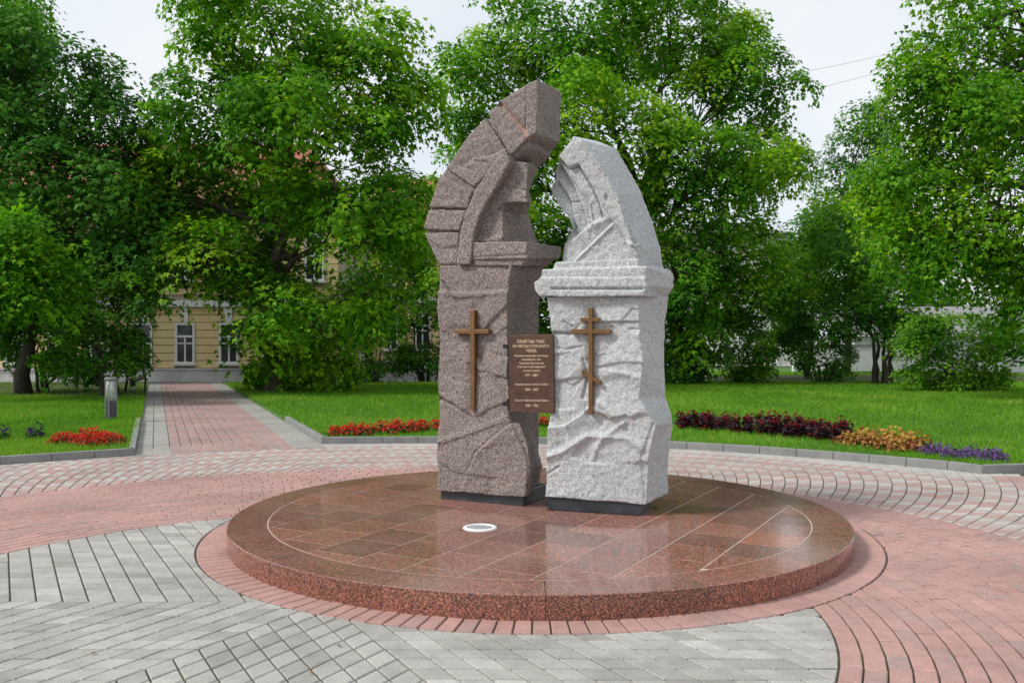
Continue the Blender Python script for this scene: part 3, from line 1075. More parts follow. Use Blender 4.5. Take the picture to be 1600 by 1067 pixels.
# ---- white stone
FR = Face((855, 797), (1003, 806))
white = empty("memorial_stone", tuple(FR.o + FR.u * 0.4), "shorter pale grey granite memorial stone with three-barred Orthodox cross", "memorial stone")
sh = [(65, 936), (70, 800), (75, 640), (90, 560), (105, 450), (100, 300), (95, 180), (85, 100), (72, 10), (502, 10), (498, 150), (520, 300), (505, 480), (556, 560), (580, 605), (548, 730), (532, 850), (525, 972)]
shr = {9: (640, 10), 10: (622, 120), 11: (616, 280), 12: (622, 480), 13: (650, 550), 14: (656, 590), 15: (640, 720), 16: (632, 800), 17: (636, 922)}
feats_white = [
    ('s', [z5((95, 178)), z5((140, 172)), z5((180, 180))], 0.02, 16),
    ('g', [z5((95, 178)), z5((185, 180))], 1.3, 0.018),
    ('g', [z5((150, 125)), z5((190, 150))], 1.4, 0.016),
    ('s', [z5((500, 128)), z5((420, 128)), z5((330, 132))], -0.016, 16),
    ('g', [z5((330, 130)), z5((495, 128))], 1.3, 0.014),
    ('g', [z5((455, 160)), z5((505, 162))], 1.3, 0.012),
    ('s', [z5((370, 350)), z5((440, 358)), z5((520, 380))], -0.02, 16),
    ('s', [z5((520, 318)), z5((420, 312)), z5((330, 330))], -0.014, 14),
    ('s', [z5((105, 398)), z5((180, 390)), z5((240, 380))], 0.016, 12),
    ('g', [z5((95, 240)), z5((160, 255)), z5((235, 240))], 1.5, 0.010),
    ('s', [z5((80, 605)), z5((150, 600)), z5((240, 540))], -0.026, 18),
    ('g', [z5((80, 608)), z5((150, 603)), z5((238, 545))], 1.6, 0.016),
    ('g', [z5((420, 600)), z5((360, 530)), z5((305, 490))], 5.0, -0.013),
    ('g', [z5((285, 760)), z5((300, 720)), z5((340, 660)), z5((430, 590))], 4.5, -0.012),
    ('g', [z5((330, 655)), z5((260, 650)), z5((150, 720)), z5((75, 745))], 5.5, -0.014),
    ('s', [z5((75, 745)), z5((150, 720)), z5((260, 650)), z5((330, 655))], -0.014, 40),
    ('g', [z5((510, 710)), z5((440, 660)), z5((360, 660))], 5.0, -0.012),
    ('g', [z5((240, 300)), z5((262, 380)), z5((240, 480))], 2.4, 0.012),
    ('g', [z5((75, 830)), z5((130, 795))], 1.5, 0.012),
    ('g', [(922, 480), (922, 645)], 8.0, 0.012),
    ('g', [(890, 517), (956, 517)], 6.0, 0.010),
    ('s', [z5((525, 960)), z5((505, 760)), z5((560, 600))], 0.012, 14),
]
carve("shaft", [solid(FR, sh, 0.0, 0.52, shr, z5)], FR, M['granite_white'], white, voxel=0.0085, feats=feats_white, rough=0.007, seed=60.0, fac=((850, 465, 1030, 790), 20, 0.0035, 0.0003, 8))
# capital tiers
t1 = [(92, 1004), (62, 968), (56, 922), (96, 886), (716, 886), (722, 940), (708, 1002)]
t1r = {4: (886, 868), 5: (890, 950), 6: (845, 1018)}
t2 = [(96, 900), (104, 843), (728, 826), (722, 900)]
t2r = {2: (868, 842), 3: (888, 900)}
t3 = [(168, 850), (182, 800), (672, 778), (680, 850)]
t3r = {2: (818, 806), 3: (840, 850)}
carve("capital", [solid(FR, t1, -0.06, 0.56, t1r, z4), solid(FR, t2, -0.045, 0.56, t2r, z4), solid(FR, t3, -0.015, 0.54, t3r, z4)], FR, M['granite_white'], white, voxel=0.009, rough=0.006, seed=61.0,
      feats=[('g', [z4((160, 958)), z4((700, 958))], 1.6, 0.022), ('g', [z4((100, 886)), z4((720, 886))], 1.2, 0.008)])
sail = [(222, 805), (230, 710), (270, 630), (285, 592), (265, 532), (215, 482), (150, 362), (184, 312), (186, 240), (214, 188), (205, 166), (290, 54), (350, 72), (420, 165), (486, 270), (560, 400), (606, 550), (664, 690), (672, 805)]
sailr = {11: (300, 56), 12: (430, 80), 13: (545, 126), 14: (606, 222), 15: (690, 376), 16: (760, 560), 17: (806, 705), 18: (820, 815)}
sf = [
    ('p', [z4(p) for p in [(214, 190), (262, 240), (318, 218), (404, 356), (444, 452), (468, 545), (395, 560), (300, 640), (270, 600), (262, 530), (213, 480), (148, 362), (182, 312), (184, 240)]], 0.038, 0.5),
    ('g', [z4(p) for p in [(400, 575), (378, 445), (305, 335), (250, 262), (214, 205)]], 1.7, -0.022),
    ('s', [z4(p) for p in [(214, 205), (250, 262), (305, 335), (378, 445), (400, 575)]], 0.030, 16),
    ('s', [z4(p) for p in [(215, 232), (282, 350), (340, 480), (358, 570)]], 0.034, 18),
    ('s', [z4(p) for p in [(186, 312), (256, 420), (292, 580)]], 0.034, 20),
    ('g', [z4(p) for p in [(214, 192), (262, 242), (318, 222), (402, 360), (442, 455), (466, 545)]], 1.2, 0.022),
    ('g', [z4(p) for p in [(215, 232), (282, 350), (340, 480), (358, 570)]], 1.1, 0.016),
    ('g', [z4(p) for p in [(186, 312), (256, 420), (292, 580)]], 1.1, 0.016),
    ('g', [z4((255, 436)), z4((310, 428))], 1.2, 0.016),
    ('g', [z4((165, 395)), z4((205, 395))], 1.2, 0.010),
    ('s', [z4(p) for p in [(398, 560), (470, 530)]], -0.02, 8),
    ('s', [z4(p) for p in [(290, 645), (370, 590), (470, 545)]], -0.016, 14),
    ('s', [z4(p) for p in [(668, 700), (600, 690), (530, 572), (300, 790)]], 0.026, 30),
    ('g', [z4(p) for p in [(660, 700), (600, 680), (530, 572), (300, 790)]], 2.2, -0.022),
    ('g', [z4(p) for p in [(345, 90), (480, 275), (556, 412), (596, 560), (640, 690)]], 3.0, -0.010),
    ('s', [z4(p) for p in [(345, 70), (480, 262), (560, 402), (602, 552), (650, 690)]], -0.030, 14),
    ('g', [z4((485, 410)), z4((487, 432))], 2.2, 0.014),
]
carve("upper_stone", [solid(FR, sail, 0.02, 0.52, sailr, z4)], FR, M['granite_white'], white, voxel=0.0075, feats=sf, rough=0.005, seed=62.0)
carve("collar", [solid(FR, [(540, 690), (672, 690), (676, 800), (300, 800)], 0.03, 0.535, {1: (808, 706), 2: (824, 820)}, z4)], FR, M['granite_white'], white, rough=0.003, seed=63.0)
a_, b_ = np.array(ground(855, 797, DZ)), np.array(ground(1003, 806, DZ))
dd = (b_ - a_) / np.linalg.norm(b_ - a_); nn = np.array([-dd[1], dd[0], 0]); Lb = np.linalg.norm(b_ - a_)
MB().box((a_ + b_) / 2 + nn * 0.26 + np.array([0, 0, 0.065]), (Lb, 0.52, 0.135), dd, nn).build("base", M['dark_base'], white, bevel=0.014)
o = MB().prism(*px_prism(FR, [(919, 481), (925.6, 481), (926, 647), (919.4, 647)], -0.04, 0.06)).build("cross", M['bronze'], white, bevel=0.004)
MB().prism(*px_prism(FR, [(907, 496), (937, 496), (937, 502.6), (907, 502.6)], -0.037, 0.06)).build("cross_bar", M['bronze'], o, bevel=0.004)
MB().prism(*px_prism(FR, [(892, 514.2), (953.5, 514.2), (953.5, 521.2), (892, 521.2)], -0.036, 0.06)).build("cross_bar", M['bronze'], o, bevel=0.004)
MB().prism(*px_prism(FR, [(908.5, 578), (938, 595), (938, 601.8), (908.5, 585)], -0.035, 0.06)).build("cross_bar", M['bronze'], o, bevel=0.004)

# ---- plaque between the stones
PV = -0.088
plq_px = [(794.5, 524), (864, 522), (866, 646), (796.5, 643)]
plq = empty("memorial_plaque", tuple(FL.hit(830, 640, PV)), "dark bronze inscription plaque fixed between the two memorial stones", "plaque")
MB().prism(*px_prism(FL, plq_px, PV, PV + 0.03)).build("plate", M['bronze_dark'], plq, bevel=0.003)
for e in ([(803, 599), (835, 594), (862, 588)], [(802, 614), (835, 617), (863, 623)]):
    MB().tube([FL.hit(*p, PV + 0.001) for p in e], 0.0022, 5).build("crack", M['iron'], plq)
for k in (538, 628):
    MB().prism(*px_prism(FL, [(786, k), (799, k), (799, k + 6), (786, k + 6)], PV + 0.028, PV + 0.16)).build("bracket", M['iron'], plq)
lines = [("ПАМЯТНЫ ЗНАК", 533.5, 6.4, 43), ("НА МЕСЦЫ СТРАЧАНАГА", 541, 6.4, 57), ("ХРАМА", 548, 6.4, 17), ("Праваслаўнай капліцы", 556, 4.6, 53), ("мураванай у імя", 561.7, 4.6, 30),
         ("Пакрова Прачыстай", 567.5, 4.6, 38), ("узведзенай даўнімі", 573.2, 4.6, 43), ("часамі вернікаў", 579.2, 4.6, 27), ("1777 - 1864", 586, 5.0, 20),
         ("Праваслаўны Свяцкі Сабор", 600.5, 4.6, 52), ("1894 - 1929", 608.5, 5.0, 20), ("Касцёл Найсвяцейшай Панны", 625.5, 4.6, 52), ("1929 - 1961", 633.5, 5.0, 20)]
for txt, yy, hh, ww in lines:
    cu = bpy.data.curves.new("inscription", 'FONT')
    cu.body = txt
    cu.align_x = 'CENTER'; cu.align_y = 'CENTER'
    cu.extrude = 0.0
    cu.offset = 0.012
    to = bpy.data.objects.new("inscription_tmp", cu)
    COL.objects.link(to)
    dg = bpy.context.evaluated_depsgraph_get()
    me = bpy.data.meshes.new_from_object(to.evaluated_get(dg))
    bpy.data.objects.remove(to)
    n = len(me.vertices)
    co = np.empty(n * 3, np.float32); me.vertices.foreach_get("co", co); co = co.reshape(-1, 3)
    x0, x1 = co[:, 0].min(), co[:, 0].max(); y0, y1 = co[:, 1].min(), co[:, 1].max()
    cx = 830.3 + (yy - 585) * 0.012
    sx = ww / (x1 - x0); sy = hh * 0.86 / (y1 - y0)
    W = np.array([FL.hit(cx + (c[0] - (x0 + x1) / 2) * sx, yy - (c[1] - (y0 + y1) / 2) * sy, PV - 0.0025) for c in co]) - org(plq)
    me.vertices.foreach_set("co", W.astype(np.float32).ravel()); me.update()
    me.name = "inscription"; me.materials.clear()
    add_mesh("inscription", me, M['bronze_text'], plq)


# ------------------------------------------------------------------ buildings
def facade(name, label, X0, X1, Y, z_eave, win_x, rows, wall_mat, rust, depth=9.0, ridge=3.6, roof_mat='roof_red', plinth_h=0.46, win_w=0.80, pitch=0.31):
    root = empty(name, ((X0 + X1) / 2, Y, 0), label, "building")
    MB().span(X0, X1, Y + 0.12, Y + depth, -0.1, z_eave).build("wall", M['plaster_groove'] if rust else M[wall_mat], root)
    MB().span(X0 - 0.05, X1 + 0.05, Y - 0.10, Y + 0.13, -0.1, plinth_h).build("plinth_wall", M['plinth'], root)
    MB().span(X0 - 0.08, X1 + 0.08, Y - 0.16, Y + 0.13, plinth_h + 0.002, plinth_h + 0.05).build("plinth_cap", M['plinth'], root)
    for zi, (z0, z1_) in enumerate(rows):
        for wx in win_x:
            fr = MB()
            hw = win_w / 2
            fr.span(wx - hw, wx - hw + 0.09, Y + 0.0, Y + 0.115, z0, z1_)
            fr.span(wx + hw - 0.09, wx + hw, Y + 0.0, Y + 0.115, z0, z1_)
            fr.span(wx - hw + 0.09, wx + hw - 0.09, Y + 0.0, Y + 0.115, z1_ - 0.09, z1_)
            fr.span(wx - hw + 0.09, wx + hw - 0.09, Y + 0.0, Y + 0.115, z0, z0 + 0.08)
            fr.span(wx - 0.03, wx + 0.03, Y + 0.03, Y + 0.11, z0 + 0.08, z1_ - 0.60)
            fr.span(wx - hw + 0.09, wx + hw - 0.09, Y + 0.02, Y + 0.112, z1_ - 0.60, z1_ - 0.51)
            fr.span(wx - hw + 0.09, wx + hw - 0.09, Y + 0.04, Y + 0.108, z1_ - 0.86, z1_ - 0.81)
            w_ = fr.build("window", M['white_paint'], root)
            MB().span(wx - hw + 0.085, wx + hw - 0.085, Y + 0.09, Y + 0.118, z0 + 0.07, z1_ - 0.08).build("pane", M['pane'], w_)
            MB().span(wx - hw - 0.08, wx + hw + 0.08, Y - 0.14, Y + 0.11, z0 - 0.07, z0 - 0.003).build("sill", M['white_paint'], w_)
            if rust:
                MB().add(*kb(wx, Y, z1_)).build("keystone", M['white_paint'], w_)
        if rust:
            hw = win_w / 2 + 0.012
            xs = [X0] + [q for wx in win_x for q in (wx - hw, wx + hw)] + [X1]
            zb = z0 - 0.55 if zi else plinth_h + 0.055
            z = zb
            ztop = (rows[zi + 1][0] - 0.95) if zi + 1 < len(rows) else z_eave - 0.1
            if zi == 0: ztop = z1_ + 0.62
            while z < ztop - 0.05:
                zz = min(z + pitch, ztop)
                full = zz < z0 - 0.06 or z > z1_ + 0.0
                segs = [(X0, X1)] if full else [(xs[i], xs[i + 1]) for i in range(0, len(xs), 2)]
                for (a, b) in segs:
                    if b - a > 0.05:
                        MB().span(a, b, Y + 0.045, Y + 0.125, z + 0.014, zz - 0.014).build("plaster_course", M[wall_mat], root)
                z = zz
    if rust:
        zc = rows[0][1] + 0.64
        MB().span(X0 - 0.1, X1 + 0.1, Y - 0.09, Y + 0.125, zc, zc + 0.26).build("belt_cornice", M['white_paint'], root)
        MB().span(X0 - 0.15, X1 + 0.15, Y - 0.25, Y + 0.125, z_eave - 0.28, z_eave + 0.02).build("eave_cornice", M['white_paint'], root)
    rv = [(X0 - 0.4, Y - 0.4, z_eave + 0.03), (X1 + 0.4, Y - 0.4, z_eave + 0.03), (X1 + 0.4, Y + depth + 0.4, z_eave + 0.03), (X0 - 0.4, Y + depth + 0.4, z_eave + 0.03),
          (X0 + 2.2, Y + depth / 2, z_eave + ridge), (X1 - 2.2, Y + depth / 2, z_eave + ridge)]
    mb = MB().add(rv, [(0, 1, 5, 4), (1, 2, 5), (2, 3, 4, 5), (3, 0, 4), (0, 3, 2, 1)])
    mb.build("roof", M[roof_mat], root)
    return root


def kb(wx, Y, z):
    v = [(wx - 0.11, Y - 0.02, z + 0.015), (wx + 0.11, Y - 0.02, z + 0.015), (wx + 0.18, Y - 0.02, z + 0.62), (wx - 0.18, Y - 0.02, z + 0.62)]
    v += [(p[0], Y + 0.12, p[2]) for p in v]
    return v, [(0, 1, 2, 3), (4, 7, 6, 5), (0, 4, 5, 1), (1, 5, 6, 2), (2, 6, 7, 3), (3, 7, 4, 0)]


YB = 36.0
wx = [(px - CX) / F * YB for px in (-113, -46, 21, 88, 155, 222, 288.5, 357, 424, 491)]
facade("town_house", "yellow plastered house with white windows at the end of the brick path", (-190 - CX) / F * YB, (528 - CX) / F * YB, YB, 7.0, wx, [(0.70, 2.36), (4.05, 5.9)], 'plaster_yellow', True)
wx = [(px - CX) / F * 47.0 for px in (560, 610, 660, 712)]
facade("town_house", "farther yellow house behind the thin shrubs left of the brown stone", (532 - CX) / F * 47.0, (745 - CX) / F * 47.0, 47.0, 7.4, wx, [(1.15, 3.0), (4.6, 6.4)], 'plaster_yellow', True, plinth_h=0.56)
wx = [(1140 - CX) / F * 53.0, (1070 - CX) / F * 53.0, (1205 - CX) / F * 53.0]
facade("white_house", "white plastered house with small dark windows behind the shrubs", (1035 - CX) / F * 53, (1236 - CX) / F * 53, 53.0, 8.0, wx, [(0.25, 1.35), (3.4, 5.0)], 'plaster_white', False, roof_mat='roof_grey', plinth_h=0.12, ridge=1.2)
# white boundary wall and the grey-roofed shed behind it
wl = empty("boundary_wall", (16, 45, 0), "low white plastered boundary wall beyond the right-hand lawn", "wall")
MB().span((1240 - CX) / F * 45, 34, 45, 45.3, -0.05, 1.36).build("panel", M['plaster_white'], wl)
MB().span((1240 - CX) / F * 45 - 0.05, 34.05, 44.93, 45.37, 1.362, 1.45).build("coping", M['roof_grey'], wl)
sd = empty("shed", (26, 50, 0), "low shed with weathered grey sheet roof behind the white wall", "shed")
MB().span(18.5, 33, 48, 53, -0.05, 1.9).build("wall", M['plaster_white'], sd)
MB().add([(18.0, 47.4, 1.92), (33.5, 47.4, 1.92), (33.5, 53.5, 3.6), (18.0, 53.5, 3.6), (18.0, 47.4, 2.0), (33.5, 47.4, 2.0), (33.5, 53.5, 3.7), (18.0, 53.5, 3.7)],
         [(0, 1, 2, 3), (4, 7, 6, 5), (0, 4, 5, 1), (1, 5, 6, 2), (2, 6, 7, 3), (3, 7, 4, 0)]).build("roof", M['roof_grey'], sd)

# ------------------------------------------------------------------ bollard lamp, bench, bin, wires
bp_ = ground(173.5, 655, LZ)
bol = empty("bollard_lamp", (bp_.x, bp_.y, LZ), "grey cylindrical bollard lamp with glass top beside the path", "lamp")
R_ = 0.117
hB = 0.83
MB().lathe([(R_ * 0.86, -0.05), (R_ * 0.86, hB * 0.43), (R_ * 0.7, hB * 0.44)], tuple(bp_), 28).build("base", M['grey_metal'], bol, smooth=False)
MB().lathe([(R_ * 0.82, hB * 0.44), (R_ * 0.82, hB * 0.95)], tuple(bp_), 28).build("glass", M['lamp_glass'], bol, smooth=True)
MB().lathe([(R_ * 1.0, hB * 0.945), (R_ * 1.04, hB * 0.955), (R_ * 1.04, hB * 0.985), (R_ * 0.9, hB)], tuple(bp_), 28).build("cap", M['light_metal'], bol)
MB().lathe([(R_ * 0.25, hB * 0.45), (R_ * 0.25, hB * 0.66), (R_ * 0.36, hB * 0.68), (R_ * 0.36, hB * 0.9), (R_ * 0.2, hB * 0.93)], tuple(bp_), 16).build("bulb", M['white_paint'], bol, smooth=True)
for k in range(4):
    a = math.pi / 4 * (2 * k) - math.pi / 2 + 0.06
    c = (bp_.x + R_ * 0.93 * math.cos(a), bp_.y + R_ * 0.93 * math.sin(a))
    MB().tube([(c[0], c[1], LZ - 0.04), (c[0], c[1], LZ + hB * 0.97)], 0.011, 8).build("post", M['light_metal'], bol)

# bench beside the path, seen from its end
bd = np.array([VP[0], VP[1], 0]); bx = np.array([PERP[0], PERP[1], 0])
b0 = np.array(ground(211, 616, LZ)) * np.array([1, 1, 0]) + np.array([0, 0, LZ])
bench = empty("park_bench", tuple(b0), "park bench with black iron ring ends beside the brick path", "bench")
for s in (0.0, 1.5):
    mb = MB()
    c = b0 + bd * s
    ring = [c + bx * 0.24 * math.cos(t) + np.array([0, 0, 0.62 + 0.24 * math.sin(t)]) for t in np.linspace(0, 2 * math.pi, 25)]
    mb.tube(ring, 0.018, 8, cap=False)
    mb.tube([c + bx * 0.26 + np.array([0, 0, -0.03]), c + bx * 0.27 + np.array([0, 0, 0.45]), c + bx * 0.2 + np.array([0, 0, 0.84])], 0.02, 8)
    mb.tube([c - bx * 0.30 + np.array([0, 0, -0.03]), c - bx * 0.22 + np.array([0, 0, 0.45]), c - bx * 0.30 + np.array([0, 0, 0.95])], 0.02, 8)
    mb.tube([c + bx * 0.27 + np.array([0, 0, 0.45]), c - bx * 0.22 + np.array([0, 0, 0.42])], 0.02, 8)
    mb.build("end_frame", M['iron'], bench, smooth=True)
for k in range(4):
    MB().box(b0 + bd * 0.75 + bx * (0.21 - 0.13 * k) + np.array([0, 0, 0.475 - 0.01 * k]), (0.10, 1.62, 0.035), bx, bd).build("seat_slat", M['slat'], bench, bevel=0.005)
for k in range(3):
    MB().box(b0 + bd * 0.75 - bx * (0.235 + 0.02 * k) + np.array([0, 0, 0.60 + 0.13 * k]), (0.03, 1.62, 0.09), bx, bd).build("back_slat", M['slat'], bench, bevel=0.005)
q = np.array(at(207, 600, 30.0)); q[2] = LZ
bn = empty("litter_bin", tuple(q), "black litter bin with flared lid behind the bench", "bin")
MB().lathe([(0.10, -0.03), (0.10, 0.42), (0.02, 0.43)], tuple(q), 16).build("pedestal", M['iron'], bn)
MB().lathe([(0.13, 0.42), (0.165, 0.9), (0.15, 0.91)], tuple(q), 16).build("body", M['iron'], bn)
MB().lathe([(0.21, 0.93), (0.23, 0.96), (0.10, 1.06), (0.03, 1.09)], tuple(q), 16).build("lid", M['iron'], bn)
MB().tube([q + np.array([0, 0, 0.9]), q + np.array([0, 0, 0.98])], 0.04, 8).build("lid_stem", M['iron'], bn)

for (xa, ya, xb, yb, lab) in ((1150, 130, 1480, 62, "upper thin overhead wire crossing the sky between the trees"), (1150, 166, 1480, 82, "lower thin overhead wire crossing the sky between the trees")):
    A, B = at(xa, ya, 44.0), at(xb, yb, 38.0)
    pts = [A.lerp(B, t) - Vector((0, 0, 0.5 * 4 * t * (1 - t) * 0.3)) for t in np.linspace(0, 1, 13)]
    tag(MB().tube(pts, 0.007, 5).build("overhead_wire", M['wire']), lab, "wire")


# ------------------------------------------------------------------ vegetation
LEAF = np.array([(0, 0, 0), (-0.50, 0.40, -0.14), (-0.17, 0.50, -0.02), (0, 1.0, -0.10), (0.17, 0.50, -0.02), (0.50, 0.40, -0.14)])
LTRI = np.array([(0, 1, 2), (0, 2, 3), (0, 3, 4), (0, 4, 5)])


def unit(a):
    return a / (np.linalg.norm(a, axis=-1, keepdims=True) + 1e-9)


def leaves_geo(c, nrm, tip, size, shape=LEAF, tri=LTRI):
    nrm = unit(nrm)
    tip = unit(tip - nrm * np.sum(tip * nrm, 1, keepdims=True))
    side = np.cross(tip, nrm)
    k = len(shape)
    V = c[:, None, :] + size[:, None, None] * (shape[None, :, 0, None] * side[:, None, :] + shape[None, :, 1, None] * tip[:, None, :] + shape[None, :, 2, None] * nrm[:, None, :])
    T = (np.arange(len(c))[:, None, None] * k + tri[None]).reshape(-1, 3)
    return V.reshape(-1, 3), T


DENS = 0.88
N_LEAVES = [0]


def crown_leaves(lobes, per_m2, leaf, spray=(0.5, 0.95), seed=1, per_spray=46, fill=0.12, tone=(0.45, 0.2), light_top=0.0):
    r = np.random.default_rng(seed)
    Cs, Os, Ws = [], [], []
    for li, (c, rad) in enumerate(lobes):
        c = np.array(c); rad = np.array(rad)
        area = 4 * math.pi * ((rad[0] * rad[1]) ** 1.6 + (rad[0] * rad[2]) ** 1.6 + (rad[1] * rad[2]) ** 1.6) ** (1 / 1.6) / 3 ** (1 / 1.6)
        n = max(6, int(area * per_m2 * DENS))
        d = unit(r.normal(size=(n, 3)))
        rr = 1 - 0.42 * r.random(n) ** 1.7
        bump = 1 + 0.13 * np.sin(d[:, 0] * 5 + li) * np.cos(d[:, 2] * 6 + li * 2) + 0.08 * r.normal(size=n)
        p = c + d * rad * (rr * bump)[:, None]
        keep = np.ones(n, bool)
        for lj, (c2, r2) in enumerate(lobes):
            if lj != li:
                keep &= np.linalg.norm((p - np.array(c2)) / np.array(r2), axis=1) > 0.62
        keep &= p[:, 2] > 0.12
        Cs.append(p[keep]); Os.append(unit(d / rad)[keep]); Ws.append(rr[keep])
    CT = np.concatenate([np.full(len(q), v) for q, v in zip(Cs, r.normal(0, tone[1] * 0.8, len(Cs)))])
    C = np.concatenate(Cs); O = np.concatenate(Os); W = np.concatenate(Ws)
    n = len(C)
    up_ = np.array([0, 0, 1.0])
    cn = unit(O * 0.7 + up_ * 0.75 + r.normal(size=(n, 3)) * 0.18)
    cr = r.uniform(*spray, n)
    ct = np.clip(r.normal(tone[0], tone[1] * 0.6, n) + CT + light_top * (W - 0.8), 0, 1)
    ta = unit(np.cross(cn, r.normal(size=(n, 3))))
    tb = np.cross(cn, ta)
    m = per_spray
    th = r.random((n, m)) * 2 * math.pi
    rho = np.sqrt(r.random((n, m))) * (1 + 0.25 * np.sin(3 * th + r.random((n, 1)) * 6.28))
    dirv = np.cos(th)[..., None] * ta[:, None] + np.sin(th)[..., None] * tb[:, None]
    pos = C[:, None] + dirv * (rho * cr[:, None])[..., None] + cn[:, None] * ((-0.34 * rho ** 2 + 0.10 * r.normal(size=(n, m))) * cr[:, None])[..., None]
    ln = cn[:, None] + 0.42 * dirv * rho[..., None] + 0.30 * r.normal(size=(n, m, 3))
    tp = dirv + 0.45 * O[:, None] - 0.35 * up_ + 0.4 * r.normal(size=(n, m, 3))
    tt = ct[:, None] + 0.13 * r.normal(size=(n, m))
    sz = leaf * r.uniform(0.65, 1.2, (n, m))
    pos, ln, tp, tt, sz = pos.reshape(-1, 3), ln.reshape(-1, 3), tp.reshape(-1, 3), tt.ravel(), sz.ravel()
    ok = pos[:, 2] > 0.08
    return pos[ok], ln[ok], tp[ok], np.clip(tt[ok], 0, 1), sz[ok], C


def limb_pts(a, b, k=5, wob=0.12, seed=0, sag=0.15):
    r = np.random.default_rng(seed)
    a, b = np.array(a, float), np.array(b, float)
    L = np.linalg.norm(b - a)
    out = []
    for i in range(k + 1):
        t = i / k
        p = a + (b - a) * t
        p[2] += sag * L * math.sin(math.pi * t) * 0.5
        if 0 < i < k: p += r.normal(size=3) * wob * L * 0.25
        out.append(p)
    return out


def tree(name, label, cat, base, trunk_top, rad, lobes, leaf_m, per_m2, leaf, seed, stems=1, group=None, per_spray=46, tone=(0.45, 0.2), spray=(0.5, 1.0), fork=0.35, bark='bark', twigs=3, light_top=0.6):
    base = np.array(base, float)
    root = empty(name, tuple(base), label, cat, group)
    r = np.random.default_rng(seed + 100)
    clumps = []
    for c, rd in lobes:
        c, rd = np.array(c), np.array(rd)
        clumps.append((c, rd * 0.84))
        for _ in range(6):
            d = unit(r.normal(size=3) * np.array([1, 1, 0.8]))
            clumps.append((c + d * rd * r.uniform(0.66, 0.98), np.array([1, 1, 0.72]) * rd.mean() * r.uniform(0.24, 0.46)))
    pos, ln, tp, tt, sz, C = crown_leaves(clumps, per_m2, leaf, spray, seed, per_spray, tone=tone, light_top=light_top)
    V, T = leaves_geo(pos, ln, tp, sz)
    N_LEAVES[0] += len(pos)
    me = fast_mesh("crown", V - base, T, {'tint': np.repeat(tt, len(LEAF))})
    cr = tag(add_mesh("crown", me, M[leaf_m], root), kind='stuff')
    top = np.array(trunk_top, float)
    if stems == 1:
        pts = limb_pts(base - np.array([0, 0, 0.15]), top, 7, 0.05, seed, 0.0)
        rr = [rad * (1.35 if i == 0 else 1.1 if i == 1 else 1 - 0.5 * i / 7) for i in range(8)]
        MB().tube(pts, rr, 12).build("trunk", M[bark], root, True)
        forks = [base + (top - base) * f for f in np.linspace(fork, 1.0, 6)]
    else:
        forks = []
        for s in range(stems):
            an = 2 * math.pi * s / stems + r.random()
            e = top + np.array([math.cos(an), math.sin(an), 0]) * (0.35 + 0.5 * r.random()) * max(0.6, (top[2] - base[2]) * 0.45)
            b = base + np.array([math.cos(an), math.sin(an), 0]) * rad * 2.2 - np.array([0, 0, 0.12])
            pts = limb_pts(b, e, 6, 0.1, seed + s, 0.05)
            MB().tube(pts, [rad * (1 - 0.6 * i / 6) for i in range(7)], 8).build("stem", M[bark], root, True)
            forks.append(np.array(e)); forks.append(np.array(pts[4]))
    mb = MB()
    for li, (c, rd) in enumerate(lobes):
        c = np.array(c, float); rd = np.array(rd)
        s = min(forks, key=lambda q: abs(q[2] - (c[2] - 0.9 * rd[2])) * 1.5 + np.linalg.norm((q - c)[:2]) * 0.15)
        r0 = rad * 0.42 if stems == 1 else rad * 0.5
        pts = limb_pts(s, c, 6, 0.12, seed + 7 * li, 0.12)
        mb.tube(pts, [r0 * (1 - 0.72 * i / 6) for i in range(7)], 7)
        near = C[np.linalg.norm((C - c) / rd, axis=1) < 1.25]
        if len(near):
            for q in near[r.choice(len(near), min(len(near), twigs * 4), replace=False)]:
                st = np.array(pts[r.integers(2, 7)])
                mb.tube(limb_pts(st, q, 4, 0.16, int(r.integers(1e6)), 0.1), [r0 * 0.30, r0 * 0.24, r0 * 0.18, r0 * 0.12, 0.008], 5)
    mb.build("limb", M[bark], root, True)
    return root


def lobe(px, py, rx, ry, Y, ry_depth=None):
    c = at(px, py, Y)
    s = Y / F
    return (tuple(c), (rx * s, (ry_depth if ry_depth else rx * s * 0.85), ry * s))


G = lambda x, y: tuple(ground(x, y, LZ))
# big maple over the path
b = G(427, 613); Y = b[1]
tree("maple_tree", "large bright green maple with stout trunk beside the brick path", "tree", b, at(440, 330, Y), 0.27,
     [lobe(440, 30, 175, 130, Y), lobe(330, 170, 120, 110, Y - 1), lobe(565, 140, 120, 130, Y - 0.5), lobe(440, 190, 120, 90, Y - 2.2), lobe(250, 300, 95, 90, Y), lobe(620, 330, 90, 110, Y), lobe(540, 330, 120, 80, Y - 1.6),
      lobe(315, 400, 95, 66, Y - 1.3), lobe(455, 490, 95, 62, Y - 1), lobe(560, 470, 85, 70, Y - 0.5), lobe(420, 420, 90, 60, Y + 1.0), lobe(500, 560, 80, 36, Y + 0.5), lobe(365, 310, 75, 55, Y + 1.4), lobe(470, 300, 60, 40, Y + 1.2)],
     'leaf_maple', 2.0, 0.195, 21, tone=(0.5, 0.24), twigs=4)
